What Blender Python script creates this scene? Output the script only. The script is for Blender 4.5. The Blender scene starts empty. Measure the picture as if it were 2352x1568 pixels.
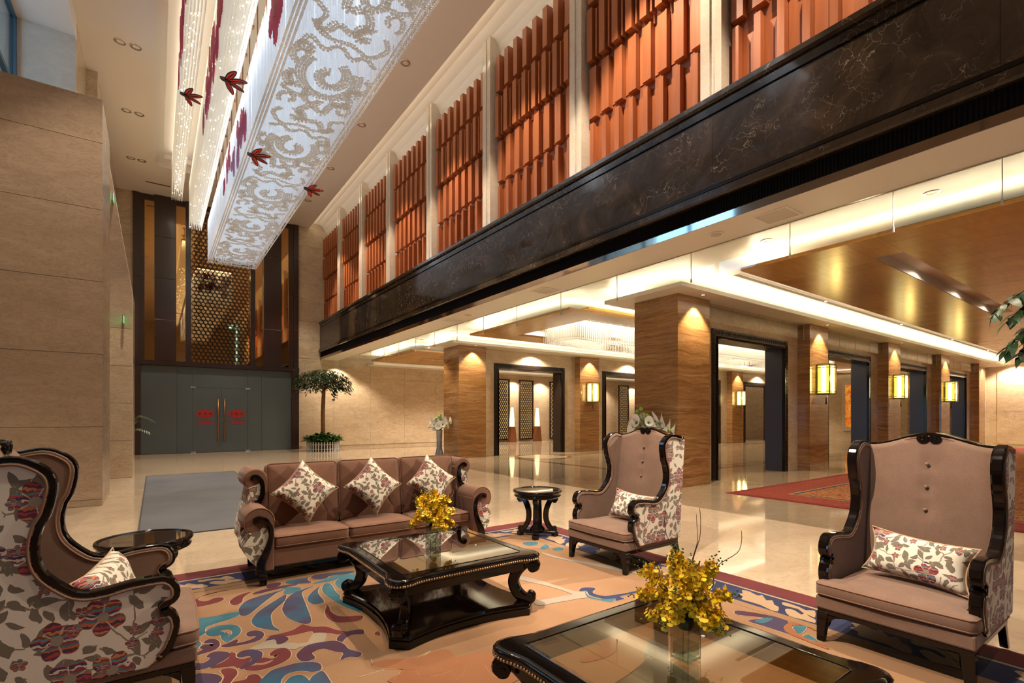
import bpy, bmesh, math, random
from mathutils import Vector, Matrix
random.seed(7)
PI = math.pi
C = bpy.context.scene.collection
SC = bpy.context.scene
# ------------------------------------------------------------------ camera, world, exposure
YAW = 0.6215
cam = bpy.data.cameras.new('camera')
cam.sensor_width = 36.0
cam.lens = 1145.0 / 2352.0 * 36.0
cam.shift_y = (957.3 - 784.0) / 2352.0
cam.clip_end = 200
camo = bpy.data.objects.new('camera', cam)
camo.location = (0, 0, 1.55)
camo.rotation_euler = (PI / 2, 0, -YAW)
C.objects.link(camo)
SC.camera = camo
w = bpy.data.worlds.new('dusk_sky')
w.use_nodes = True
SC.world = w
wn = w.node_tree
wn.nodes['Background'].inputs[0].default_value = (0.20, 0.47, 0.80, 1)
wn.nodes['Background'].inputs[1].default_value = 8.0
SC.view_settings.view_transform = 'Standard'
SC.view_settings.look = 'None'
SC.view_settings.exposure = 0.15
SC.view_settings.gamma = 1.0
SC.view_settings.use_curve_mapping = False
SC.cycles.max_bounces = 8
SC.cycles.diffuse_bounces = 3
SC.cycles.glossy_bounces = 5
SC.cycles.transmission_bounces = 6
SC.cycles.transparent_max_bounces = 14
SC.cycles.sample_clamp_indirect = 5.0
SC.cycles.caustics_reflective = False
SC.cycles.caustics_refractive = False
WARM = (1.0, 0.82, 0.62)
HALL_SPOT = 1900.0      # watts per ceiling downlight in the hall
LOW_SPOT = 270.0         # watts per downlight under the balcony
LED = 54.0               # cove LED radiance

# ------------------------------------------------------------------ mesh helpers
class MB:
    def __init__(s):
        s.v = []; s.f = []; s.m = []; s.sm = []
    def add(s, vs, fs, m=0, smooth=False):
        o = len(s.v)
        s.v += [tuple(p) for p in vs]
        for f in fs:
            s.f.append(tuple(i + o for i in f)); s.m.append(m); s.sm.append(smooth)
    def box(s, x0, x1, y0, y1, z0, z1, m=0):
        s.add([(x0,y0,z0),(x1,y0,z0),(x1,y1,z0),(x0,y1,z0),(x0,y0,z1),(x1,y0,z1),(x1,y1,z1),(x0,y1,z1)],
              [(0,3,2,1),(4,5,6,7),(0,1,5,4),(1,2,6,5),(2,3,7,6),(3,0,4,7)], m)
    def lathe(s, prof, cx=0, cy=0, n=24, m=0, smooth=True, cap=True):
        vs = []; fs = []
        for r, z in prof:
            for k in range(n):
                a = 2*PI*k/n
                vs.append((cx + r*math.cos(a), cy + r*math.sin(a), z))
        for i in range(len(prof)-1):
            for k in range(n):
                k2 = (k+1) % n
                fs.append((i*n+k, i*n+k2, (i+1)*n+k2, (i+1)*n+k))
        s.add(vs, fs, m, smooth)
        if cap:
            o = len(s.v) - len(vs)
            s.f.append(tuple(o + k for k in reversed(range(n)))); s.m.append(m); s.sm.append(False)
            t = o + (len(prof)-1)*n
            s.f.append(tuple(t + k for k in range(n))); s.m.append(m); s.sm.append(False)
    def prism(s, poly, e0, e1, axis='y', m=0, mcap0=None, mcap1=None, smooth=False):
        # poly of (a,b): axis y -> (x,z); axis z -> (x,y); axis x -> (y,z)
        def P(a, b, e):
            return (a, e, b) if axis == 'y' else ((a, b, e) if axis == 'z' else (e, a, b))
        n = len(poly)
        o = len(s.v)
        s.v += [P(a, b, e0) for a, b in poly] + [P(a, b, e1) for a, b in poly]
        for k in range(n):
            k2 = (k+1) % n
            s.f.append((o+k, o+k2, o+n+k2, o+n+k)); s.m.append(m); s.sm.append(smooth)
        s.f.append(tuple(o+k for k in reversed(range(n)))); s.m.append(m if mcap0 is None else mcap0); s.sm.append(False)
        s.f.append(tuple(o+n+k for k in range(n))); s.m.append(m if mcap1 is None else mcap1); s.sm.append(False)
    def loft(s, rings, m=0, smooth=True, cap=True, closed=True):
        n = len(rings[0]); o = len(s.v)
        for r in rings: s.v += [tuple(p) for p in r]
        for i in range(len(rings)-1):
            for k in range(n if closed else n-1):
                k2 = (k+1) % n
                s.f.append((o+i*n+k, o+i*n+k2, o+(i+1)*n+k2, o+(i+1)*n+k)); s.m.append(m); s.sm.append(smooth)
        if cap:
            s.f.append(tuple(o+k for k in reversed(range(n)))); s.m.append(m); s.sm.append(False)
            t = o+(len(rings)-1)*n
            s.f.append(tuple(t+k for k in range(n))); s.m.append(m); s.sm.append(False)
    def tube(s, path, r, n=6, m=0, smooth=True, closed=False):
        P = [Vector(p) for p in path]; N = len(P)
        rings = []; prev = None
        for i, p in enumerate(P):
            if closed: t = P[(i+1) % N] - P[i-1]
            else: t = P[min(i+1, N-1)] - P[max(i-1, 0)]
            if t.length < 1e-9: t = Vector((0,0,1))
            t.normalize()
            if prev is None:
                u = t.orthogonal().normalized()
            else:
                u = (prev - t*prev.dot(t))
                u = u.normalized() if u.length > 1e-6 else t.orthogonal().normalized()
            prev = u; v = t.cross(u)
            rr = r(i/(N-1)) if callable(r) else r
            rings.append([p + (u*math.cos(2*PI*k/n) + v*math.sin(2*PI*k/n))*rr for k in range(n)])
        if closed: rings.append(rings[0])
        s.loft(rings, m, smooth, not closed)
    def ribbon(s, path, wf, axis, th, m=0, smooth=False):
        # rectangular bar swept along a path lying in the plane perpendicular to axis
        P = [Vector(p) for p in path]; A = Vector(axis).normalized(); N = len(P); rings = []
        for i, p in enumerate(P):
            t = (P[min(i+1, N-1)] - P[max(i-1, 0)]).normalized()
            nn = A.cross(t)
            ww = (wf(i/(N-1)) if callable(wf) else wf)*0.5
            tt = (th(i/(N-1)) if callable(th) else th)*0.5
            rings.append([p+nn*ww+A*tt*.7, p+nn*ww*.7+A*tt, p-nn*ww*.7+A*tt, p-nn*ww+A*tt*.7, p-nn*ww-A*tt*.7, p-nn*ww*.7-A*tt, p+nn*ww*.7-A*tt, p+nn*ww-A*tt*.7])
        s.loft(rings, m, smooth)
    def cyl(s, p0, p1, r, n=12, m=0, r1=None):
        p0 = Vector(p0); p1 = Vector(p1)
        s.tube([p0, p1], (lambda t: r + ((r1 if r1 is not None else r)-r)*t), n, m)
    def sphere(s, c, r, n=8, rings=6, m=0, sz=1.0):
        prof = []
        for i in range(rings+1):
            a = -PI/2 + PI*i/rings
            prof.append((max(r*math.cos(a), r*.02), c[2] + r*math.sin(a)*sz))
        s.lathe(prof, c[0], c[1], n, m)
    def mesh(s, name, mats):
        me = bpy.data.meshes.new(name)
        me.from_pydata(s.v, [], s.f)
        for mt in (mats if isinstance(mats, (list, tuple)) else [mats]): me.materials.append(mt)
        me.polygons.foreach_set('material_index', s.m)
        me.polygons.foreach_set('use_smooth', s.sm)
        me.update()
        return me
    def build(s, name, mats, parent=None, loc=(0,0,0), bevel=0, seg=2, fixn=True):
        me = s.mesh(name, mats)
        if fixn:
            bm = bmesh.new(); bm.from_mesh(me); bmesh.ops.recalc_face_normals(bm, faces=bm.faces[:]); bm.to_mesh(me); bm.free()
        return link(name, me, parent, loc, bevel, seg)

def link(name, me, parent=None, loc=(0,0,0), bevel=0, seg=2, rot=None):
    o = bpy.data.objects.new(name, me)
    C.objects.link(o)
    o.location = loc
    if rot: o.rotation_euler = rot
    if parent: o.parent = parent
    if bevel:
        b = o.modifiers.new('bevel', 'BEVEL'); b.width = bevel; b.segments = seg; b.limit_method = 'ANGLE'; b.angle_limit = math.radians(40)
    return o
def thing(name, label, cat, loc=(0,0,0), rz=0, group=None, kind=None):
    o = bpy.data.objects.new(name, None); C.objects.link(o)
    o.empty_display_size = .1
    o.location = loc; o.rotation_euler = (0,0,rz)
    return tag(o, label, cat, group, kind)
def tag(o, label=None, cat=None, group=None, kind=None):
    if label: o['label'] = label
    if cat: o['category'] = cat
    if group: o['group'] = group
    if kind: o['kind'] = kind
    return o
def struct(o, label=None):
    o['kind'] = 'structure'
    if label: o['label'] = label
    return o
def sbox(name, mat, x0, x1, y0, y1, z0, z1, parent=None, label=None, bevel=0):
    b = MB(); b.box(x0, x1, y0, y1, z0, z1)
    o = b.build(name, mat, parent, bevel=bevel)
    if not parent: struct(o, label)
    return o
def copy_tree(o, parent=None):
    c = o.copy(); C.objects.link(c)
    if parent: c.parent = parent
    for ch in o.children: copy_tree(ch, c)
    return c
ORD = ['first','second','third','fourth','fifth','sixth','seventh','eighth','ninth','tenth','eleventh','twelfth']
def smooth(pts, sub=3, closed=True):
    n = len(pts); out = []
    rng = range(n) if closed else range(n-1)
    for i in rng:
        if closed: p0, p1, p2, p3 = pts[i-1], pts[i], pts[(i+1)%n], pts[(i+2)%n]
        else: p0, p1, p2, p3 = pts[max(i-1,0)], pts[i], pts[i+1], pts[min(i+2,n-1)]
        for k in range(sub):
            t = k/sub
            out.append(tuple(.5*((2*b)+(-a+c)*t+(2*a-5*b+4*c-d)*t*t+(-a+3*b-3*c+d)*t**3) for a,b,c,d in zip(p0,p1,p2,p3)))
    if not closed: out.append(tuple(pts[-1]))
    return out
def offset(poly, d):
    n = len(poly); a = sum(poly[i][0]*poly[(i+1)%n][1]-poly[(i+1)%n][0]*poly[i][1] for i in range(n))
    sg = 1 if a > 0 else -1; out = []
    for i in range(n):
        x0,y0 = poly[i-1]; x1,y1 = poly[(i+1)%n]
        tx,ty = x1-x0, y1-y0; l = math.hypot(tx,ty) or 1
        out.append((poly[i][0]+sg*ty/l*d, poly[i][1]-sg*tx/l*d))
    return out

# ------------------------------------------------------------------ materials
class NT:
    def __init__(s, name):
        s.mat = bpy.data.materials.new(name); s.mat.use_nodes = True
        s.t = s.mat.node_tree; s.n = s.t.nodes; s.b = s.n['Principled BSDF']; s.out = s.n['Material Output']
    def new(s, typ, **k):
        nd = s.n.new(typ)
        for a, v in k.items(): setattr(nd, a, v)
        return nd
    def put(s, sock, v):
        if isinstance(v, bpy.types.NodeSocket): s.t.links.new(v, sock)
        elif isinstance(v, (tuple, list)):
            sock.default_value = (tuple(v)+(1,))[:4] if sock.type == 'RGBA' else v
        else: sock.default_value = v
    def math(s, op, a, b=0.0, c=None, clamp=False):
        nd = s.new('ShaderNodeMath', operation=op, use_clamp=clamp)
        s.put(nd.inputs[0], a); s.put(nd.inputs[1], b)
        if c is not None: s.put(nd.inputs[2], c)
        return nd.outputs[0]
    def vmath(s, op, a, b=(0,0,0)):
        nd = s.new('ShaderNodeVectorMath', operation=op)
        s.put(nd.inputs[0], a)
        if op == 'SCALE': s.put(nd.inputs[3], b)
        else: s.put(nd.inputs[1], b)
        return nd.outputs[0]
    def noise(s, vec, scale, detail=3.0, rough=.5, dist=0.0):
        nd = s.new('ShaderNodeTexNoise')
        if vec is not None: s.put(nd.inputs['Vector'], vec)
        nd.inputs['Scale'].default_value = scale; nd.inputs['Detail'].default_value = detail
        nd.inputs['Roughness'].default_value = rough; nd.inputs['Distortion'].default_value = dist
        return nd.outputs[0]
    def ramp(s, fac, stops, const=False):
        nd = s.new('ShaderNodeValToRGB'); r = nd.color_ramp
        if const: r.interpolation = 'CONSTANT'
        while len(r.elements) < len(stops): r.elements.new(.5)
        for e, (p, c) in zip(r.elements, stops):
            e.position = p; e.color = (tuple(c)+(1,))[:4] if isinstance(c, (tuple, list)) else (c, c, c, 1)
        s.put(nd.inputs[0], fac)
        return nd.outputs[0]
    def mix(s, fac, a, b, mode='MIX'):
        nd = s.new('ShaderNodeMix', data_type='RGBA', blend_type=mode)
        s.put(nd.inputs[0], fac); s.put(nd.inputs[6], a); s.put(nd.inputs[7], b)
        return nd.outputs[2]
    def pos(s, scale=(1,1,1), rand=0.0):
        g = s.new('ShaderNodeNewGeometry').outputs['Position']
        if rand:
            r = s.new('ShaderNodeObjectInfo').outputs['Random']
            g = s.vmath('ADD', g, s.vmath('SCALE', (1.0, .7, .4), s.math('MULTIPLY', r, rand)))
        m = s.new('ShaderNodeMapping'); m.inputs['Scale'].default_value = scale
        s.put(m.inputs[0], g)
        return m.outputs[0]
    def obj(s, scale=(1,1,1), rot=(0,0,0)):
        m = s.new('ShaderNodeMapping'); m.inputs['Scale'].default_value = scale; m.inputs['Rotation'].default_value = rot
        s.put(m.inputs[0], s.new('ShaderNodeTexCoord').outputs['Object'])
        return m.outputs[0]
    def bump(s, h, strength=.3, dist=.01):
        nd = s.new('ShaderNodeBump'); nd.inputs['Strength'].default_value = strength; nd.inputs['Distance'].default_value = dist
        s.put(nd.inputs['Height'], h); s.put(s.b.inputs['Normal'], nd.outputs[0])
    def set(s, **k):
        names = dict(col='Base Color', rough='Roughness', metal='Metallic', spec='Specular IOR Level', coat='Coat Weight', coatr='Coat Roughness', sheen='Sheen Weight', emit='Emission Color', es='Emission Strength', trans='Transmission Weight', ior='IOR', sss='Subsurface Weight')
        for a, v in k.items(): s.put(s.b.inputs[names[a]], v)
        return s.mat
def plain(name, col, rough=.5, **k):
    return NT(name).set(col=col, rough=rough, **k)
def emis(name, col, st):
    n = NT(name); return n.set(col=(0,0,0), rough=.6, emit=col, es=st)
def thin_glass(name, tint=(1,1,1), refl=1.0, rough=0.0, ior=1.5):
    n = NT(name); n.n.remove(n.b)
    f = n.new('ShaderNodeLayerWeight'); f.inputs['Blend'].default_value = .5
    fac = n.math('ADD', .045, n.math('MULTIPLY', n.math('POWER', f.outputs['Facing'], 5.0), .95))
    t = n.new('ShaderNodeBsdfTransparent'); t.inputs[0].default_value = tuple(tint)+(1,)
    g = n.new('ShaderNodeBsdfAnisotropic' if False else 'ShaderNodeBsdfGlossy'); g.inputs['Roughness'].default_value = rough
    m = n.new('ShaderNodeMixShader')
    n.put(m.inputs[0], n.math('MULTIPLY', fac, refl, clamp=True))
    n.t.links.new(t.outputs[0], m.inputs[1]); n.t.links.new(g.outputs[0], m.inputs[2])
    n.t.links.new(m.outputs[0], n.out.inputs[0])
    return n.mat
def marble(name, c0, c1, vein, rough, scale=1.0, rand=0.0, stretch=(1,1,1), veinamt=.5, coat=0, bump=0):
    n = NT(name)
    p = n.pos(tuple(scale*q for q in stretch), rand)
    a = n.noise(p, 1.3, 5, .6, 1.2)
    b = n.noise(p, 3.0, 6, .65, 2.2)
    v = n.math('ABSOLUTE', n.math('SUBTRACT', b, .5))
    v = n.ramp(v, [(0, 1), (.035, 0)])
    col = n.mix(n.ramp(a, [(.3, 0), (.7, 1)]), c0, c1)
    col = n.mix(n.math('MULTIPLY', v, veinamt), col, vein)
    return n.set(col=col, rough=rough, coat=coat, coatr=.03)
M = {}
M['floor'] = marble('beige_floor_marble', (.42,.325,.225), (.495,.395,.285), (.30,.21,.135), .05, .8, 0, (1,1,1), .35)
M['wallm'] = marble('cream_wall_marble', (.52,.405,.275), (.68,.56,.41), (.34,.235,.145), .16, .9, 7.0, (1,1,2.4), .6)
M['blockm'] = marble('taupe_marble', (.40,.295,.205), (.49,.37,.27), (.26,.18,.125), .2, .9, 7.0, (1,1,2.6), .5)
M['pilm'] = marble('pale_pilaster_marble', (.62,.53,.42), (.70,.61,.50), (.48,.37,.27), .14, 1.2, 0, (1,1,2), .35)
def travertine():
    n = NT('brown_travertine')
    p = n.pos((1,1,1))
    d = n.noise(n.pos((.9,.9,2.2)), 1.0, 3, .5)
    sx = n.new('ShaderNodeSeparateXYZ'); n.put(sx.inputs[0], p)
    h = n.math('ADD', n.math('MULTIPLY', sx.outputs[2], 1.0), n.math('MULTIPLY', d, .30))
    cv = n.new('ShaderNodeCombineXYZ'); n.put(cv.inputs[2], h)
    fine = n.noise(n.vmath('ADD', cv.outputs[0], n.vmath('SCALE', n.pos((.5,.5,0)), .10)), 11.0, 10, .86)
    med = n.noise(n.vmath('ADD', cv.outputs[0], n.vmath('SCALE', n.pos((.4,.4,0)), .15)), 2.1, 4, .6)
    c = n.ramp(fine, [(.28,(.085,.040,.017)), (.42,(.19,.090,.034)), (.52,(.33,.175,.070)), (.62,(.44,.28,.14)), (.76,(.56,.43,.29))])
    c = n.mix(n.ramp(med, [(.35,.0),(.65,.40)]), c, (.30,.145,.045), 'MIX')
    sp = n.noise(n.pos((6,6,40)), 2.0, 4, .7)
    c = n.mix(n.ramp(sp, [(.62,0),(.72,.6)]), c, (.68,.52,.34))
    return n.set(col=c, rough=.13, coat=.3, coatr=.04)
M['trav'] = travertine()
def emperador():
    n = NT('dark_emperador_marble')
    p = n.pos((1,1,1))
    q = n.vmath('ADD', p, n.vmath('SCALE', n.new('ShaderNodeTexNoise').outputs[1], .0))
    ns = n.new('ShaderNodeTexNoise'); n.put(ns.inputs['Vector'], p); ns.inputs['Scale'].default_value = 2.2; ns.inputs['Detail'].default_value = 4
    q = n.vmath('ADD', p, n.vmath('SCALE', ns.outputs[1], .95))
    vo = n.new('ShaderNodeTexVoronoi', feature='DISTANCE_TO_EDGE'); n.put(vo.inputs['Vector'], q); vo.inputs['Scale'].default_value = 4.6
    e = n.ramp(vo.outputs[0], [(0,1),(.022,0)])
    br = n.ramp(n.noise(p, 1.6, 3, .6), [(.44,0),(.62,1)])
    e = n.math('MULTIPLY', e, br)
    base = n.ramp(n.noise(p, 1.4, 6, .7, 1.0), [(.3,(.012,.008,.005)),(.55,(.030,.019,.012)),(.75,(.062,.041,.026))])
    c = n.mix(n.math('MULTIPLY', e, .42), base, (.42,.33,.24))
    return n.set(col=c, rough=.08, spec=.28)
M['emp'] = emperador()
M['white'] = plain('warm_white_paint', (.80,.735,.66), .55)
M['whitegloss'] = plain('white_soffit_paint', (.78,.74,.67), .35)
def wood(name, c0, c1, rough, scale=(1,1,1), rand=5.0, coat=0.0, coatr=.1, axis_stretch=(12,12,1), metal=0):
    n = NT(name)
    p = n.pos(tuple(a*b for a,b in zip(scale, axis_stretch)), rand)
    g = n.noise(p, 1.0, 5, .6, .6)
    r = n.new('ShaderNodeObjectInfo').outputs['Random']
    c = n.mix(n.ramp(g, [(.3,0),(.7,1)]), c0, c1)
    c = n.mix(n.math('MULTIPLY', r, .35), c, tuple(q*.6 for q in c0))
    return n.set(col=c, rough=rough, coat=coat, coatr=coatr, metal=metal)
M['batten'] = wood('orange_cherry_wood', (.37,.100,.030), (.48,.150,.048), .42, (1,1,1), 9.0)
M['battenback'] = wood('cherry_backing_wood', (.26,.070,.026), (.34,.10,.036), .5, (1,1,1), 3.0)
M['raft'] = wood('golden_veneer', (.47,.24,.055), (.57,.31,.085), .27, (1,1,1), 4.0, .25, .2, (1.2,9,9))
M['darkwood'] = wood('espresso_wood', (.020,.0075,.005), (.035,.013,.009), .28, (1,1,1), 4.0, .4, .12)
M['lacquer'] = plain('black_lacquer', (.0035,.0020,.0018), .07, coat=.08, coatr=.03, spec=.32)
M['darkframe'] = plain('dark_bronze_frame', (.020,.011,.008), .38, spec=.3)
M['jamb'] = plain('daylight_tinted_jamb_lining', (.018,.021,.048), .30, coat=.4, coatr=.2)  # dark lining with the bluish daylight reflection put into its colour
M['bronze'] = plain('bronze_mirror', (.56,.33,.13), .025, metal=1.0)
M['mirrorstrip'] = plain('polished_steel_strip', (.40,.34,.30), .06, metal=1.0)
M['flute'] = plain('black_fluted_wood', (.008,.006,.006), .75, spec=.15)
M['frost'] = plain('frosted_dark_glass', (.074,.096,.108), .36, spec=.5)
M['brass'] = plain('copper_brass', (.42,.20,.09), .3, metal=1.0)
M['steel'] = plain('brushed_steel', (.6,.58,.55), .3, metal=1.0)
M['silver'] = plain('silver_vase_paint', (.36,.42,.48), .26, metal=.85)
M['gold'] = plain('antique_gold', (.52,.33,.17), .34, metal=.85)
M['red'] = plain('red_emblem_film', (.37,.010,.015), .5)
M['darkmark'] = plain('dark_emblem_strokes', (.06,.035,.02), .6)
M['glass'] = thin_glass('clear_glass', (.96,.97,.95), 1.0)
M['baffle'] = thin_glass('smoke_baffle_glass', (.95,.96,.93), .75)
M['tableglass'] = thin_glass('bronze_tinted_table_glass', (.78,.72,.60), 3.0, 0.0, 1.5)
M['vaseglass'] = thin_glass('vase_glass', (.90,.93,.92), 1.6)
M['led'] = emis('warm_led_strip', (1.0,.86,.60), LED)
M['lampdisc'] = emis('downlight_lens', (1.0,.9,.72), 2.2)
M['lampoff'] = plain('downlight_reflector', (.25,.23,.2), .25, metal=.8)
def fabric(name, c0, c1, rough=.85, sc=260):
    n = NT(name)
    p = n.obj()
    a = n.noise(n.obj((1,1,1)), sc, 2, .6)
    b = n.noise(n.obj((1,1,1)), 5.0, 3, .6)
    wv = n.noise(n.obj((90,90,420)), 1.0, 2)
    f = n.math('ADD', n.math('MULTIPLY', a, .35), n.math('ADD', n.math('MULTIPLY', b, .35), n.math('MULTIPLY', wv, .3)))
    c = n.mix(n.ramp(f, [(.36,0),(.62,1)]), c0, c1)
    n.bump(a, .25, .002)
    return n.set(col=c, rough=rough, sheen=.12)
M['tan'] = fabric('dusty_rose_chenille', (.112,.060,.039), (.172,.099,.067))
M['sofa'] = fabric('cinnamon_chenille', (.115,.047,.025), (.175,.077,.043))
M['pipe'] = plain('brown_piping', (.17,.085,.05), .8)
def floral(name, axes, scale):
    n = NT(name)
    o = n.new('ShaderNodeTexCoord').outputs['Object']
    sx = n.new('ShaderNodeSeparateXYZ'); n.put(sx.inputs[0], o)
    cx = n.new('ShaderNodeCombineXYZ')
    n.put(cx.inputs[0], n.math('MULTIPLY', sx.outputs['XYZ'.index(axes[0])], scale))
    n.put(cx.inputs[1], n.math('MULTIPLY', sx.outputs['XYZ'.index(axes[1])], scale))
    p = n.vmath('ADD', cx.outputs[0], (3.3, 1.7, 0))
    def cell(q, rnd, rotate):
        vo = n.new('ShaderNodeTexVoronoi', voronoi_dimensions='2D'); n.put(vo.inputs['Vector'], q)
        vo.inputs['Scale'].default_value = 1.0; vo.inputs['Randomness'].default_value = rnd
        loc = n.vmath('SUBTRACT', q, vo.outputs['Position'])
        sc = n.new('ShaderNodeSeparateColor'); n.put(sc.inputs[0], vo.outputs['Color'])
        if rotate:
            vr = n.new('ShaderNodeVectorRotate', rotation_type='Z_AXIS'); n.put(vr.inputs[0], loc)
            n.put(vr.inputs['Angle'], n.math('MULTIPLY', sc.outputs[1], 6.283)); loc = vr.outputs[0]
        s2 = n.new('ShaderNodeSeparateXYZ'); n.put(s2.inputs[0], loc)
        return s2.outputs[0], s2.outputs[1], sc.outputs
    wob = n.new('ShaderNodeTexNoise'); n.put(wob.inputs['Vector'], p); wob.inputs['Scale'].default_value = 2.0
    pw = n.vmath('ADD', p, n.vmath('SCALE', n.vmath('SUBTRACT', wob.outputs[1], (.5,.5,.5)), .35))
    # vines
    ve = n.new('ShaderNodeTexVoronoi', voronoi_dimensions='2D', feature='DISTANCE_TO_EDGE'); n.put(ve.inputs['Vector'], n.vmath('SCALE', pw, 1.15)); ve.inputs['Scale'].default_value = 1.0
    vine = n.math('LESS_THAN', ve.outputs[0], .022)
    vine = n.math('MULTIPLY', vine, n.math('GREATER_THAN', n.noise(p, .9, 1), .47))
    # leaves, two layers
    leaf = None; lv = None
    for k, (sc_, off) in enumerate(((1.75, (5.1,2.2,0)), (2.4, (9.4,7.3,0)))):
        lx, ly, cc = cell(n.vmath('ADD', n.vmath('SCALE', pw, sc_), off), .8, True)
        u = n.math('DIVIDE', lx, .44)
        hw = n.math('MULTIPLY', n.math('SUBTRACT', 1.0, n.math('MULTIPLY', u, u)), .2)
        m = n.math('LESS_THAN', n.math('ABSOLUTE', ly), hw)
        m = n.math('MULTIPLY', m, n.math('GREATER_THAN', cc[0], .18))
        side = n.math('LESS_THAN', n.math('ABSOLUTE', n.math('SUBTRACT', n.math('ABSOLUTE', ly), n.math('MULTIPLY', hw, .5))), .028)
        leaf = m if leaf is None else n.math('MAXIMUM', leaf, m)
        lv = side if lv is None else n.math('MULTIPLY', lv, side)
    # flowers, two sizes
    base = n.mix(n.noise(p, 30, 2), (.54,.48,.395), (.63,.57,.48))
    col = n.mix(vine, base, (.20,.155,.105))
    col = n.mix(leaf, col, n.mix(lv, (.135,.110,.078), (.25,.21,.16)))
    hgt = n.math('MAXIMUM', n.math('MULTIPLY', leaf, .6), n.math('MULTIPLY', vine, .5))
    for sc_, off, R, thr in ((.8, (1.3,4.1,0), .36, .25), (1.9, (6.6,.4,0), .27, .62)):
        lx, ly, cc = cell(n.vmath('ADD', n.vmath('SCALE', p, sc_), off), .75, False)
        r = n.math('SQRT', n.math('ADD', n.math('MULTIPLY', lx, lx), n.math('MULTIPLY', ly, ly)))
        th = n.math('ARCTAN2', ly, lx)
        pet = n.math('ABSOLUTE', n.math('SINE', n.math('ADD', n.math('MULTIPLY', th, 2.5), n.math('MULTIPLY', cc[1], 6.28))))
        rad = n.math('ADD', R*.68, n.math('MULTIPLY', pet, R*.36))
        m = n.math('MULTIPLY', n.math('LESS_THAN', r, rad), n.math('GREATER_THAN', cc[0], thr))
        st = n.math('FRACT', n.math('ADD', n.math('MULTIPLY', ly, 1.9 if sc_ < 1 else 2.6), n.math('ADD', n.math('MULTIPLY', n.noise(p, 6, 2), .35), cc[2])))
        fc = n.ramp(st, [(0,(.30,.03,.025)),(.10,(.05,.012,.03)),(.19,(.36,.09,.03)),(.27,(.035,.13,.16)),(.35,(.20,.018,.03)),(.44,(.50,.46,.38)),(.50,(.04,.02,.05)),(.59,(.33,.035,.06)),(.67,(.06,.19,.21)),(.75,(.15,.03,.012)),(.82,(.42,.15,.06)),(.90,(.09,.012,.05))], True)
        gap = n.math('LESS_THAN', pet, .16)
        fc = n.mix(n.math('MULTIPLY', gap, .7), fc, (.50,.42,.33))
        fc = n.mix(n.math('LESS_THAN', r, R*.26), fc, (.22,.18,.13))
        col = n.mix(m, col, fc)
        hgt = n.math('MAXIMUM', hgt, m)
    n.bump(hgt, .5, .004)
    return n.set(col=col, rough=.8, sheen=.15)
M['flo_xz'] = floral('floral_jacquard_side', 'XZ', 5.0)
M['flo_yz'] = floral('floral_jacquard_back', 'YZ', 5.0)
M['flo_xy'] = floral('floral_jacquard_cushion', 'XY', 7.0)
def pile(name, c0, c1, s=3.0):
    n = NT(name)
    a = n.noise(n.pos((260,70,1)), 1.0, 2, .6)
    b = n.noise(n.pos((1,1,1)), s, 3, .5)
    c = n.mix(n.ramp(b, [(.38,0),(.62,1)]), c0, c1)
    c = n.mix(n.math('MULTIPLY', n.ramp(a, [(.45,0),(.7,1)]), .35), c, tuple(q*.55 for q in c0))
    n.bump(a, .5, .004)
    return n.set(col=c, rough=.95)
M['rugbase'] = pile('tan_rug_pile', (.205,.108,.052), (.24,.133,.069), 1.2)
M['rugM'] = pile('maroon_rug_pile', (.088,.010,.012), (.115,.014,.016))
M['rugB'] = pile('blue_to_plum_pile', (.011,.066,.118), (.038,.022,.054), 2.6)
M['rugT'] = pile('teal_pile', (.018,.078,.115), (.032,.118,.158), 3.0)
M['rugP'] = pile('purple_pile', (.034,.023,.060), (.050,.009,.022), 3.0)
M['rugK'] = pile('navy_pile', (.012,.016,.055), (.016,.022,.08))
M['rugW'] = pile('pale_grey_pile', (.27,.215,.155), (.20,.178,.15), 3.0)
M['rugO'] = pile('rust_pile', (.205,.07,.025), (.205,.09,.04), 2.0)
M['rugR'] = pile('apricot_pile', (.25,.102,.042), (.215,.078,.030), 1.5)
M['rugS'] = pile('sand_pile', (.30,.195,.112), (.345,.235,.14), 2.0)
M['rugL'] = pile('cream_outline_pile', (.36,.245,.145), (.40,.275,.17), 2.0)
M['mat'] = pile('slate_grey_mat_weave', (.080,.082,.092), (.098,.100,.110), 1.0)
# ------------------------------------------------------------------ SETTING
BOXCACHE = {}
def piece(name, mat, parent, x0, x1, y0, y1, z0, z1):
    d = (round(x1-x0,3), round(y1-y0,3), round(z1-z0,3), mat.name)
    if d not in BOXCACHE:
        b = MB(); b.box(0, d[0], 0, d[1], 0, d[2]); BOXCACHE[d] = b.mesh(name, mat)
    return link(name, BOXCACHE[d], parent, (x0, y0, z0))
def slabs_y(parent, mat, y, xs, zs, gap=.006, th=.03, name='slab'):   # facing -Y
    for i in range(len(xs)-1):
        for j in range(len(zs)-1):
            piece(name, mat, parent, xs[i]+gap/2, xs[i+1]-gap/2, y-th, y, zs[j]+gap/2, zs[j+1]-gap/2)
def frange(a, b, n): return [a+(b-a)*i/n for i in range(n+1)]

flo = sbox('floor', M['floor'], -6.0, 37.5, -8.0, 26.2, -.2, 0, label='polished beige marble floor of the lobby')
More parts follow.
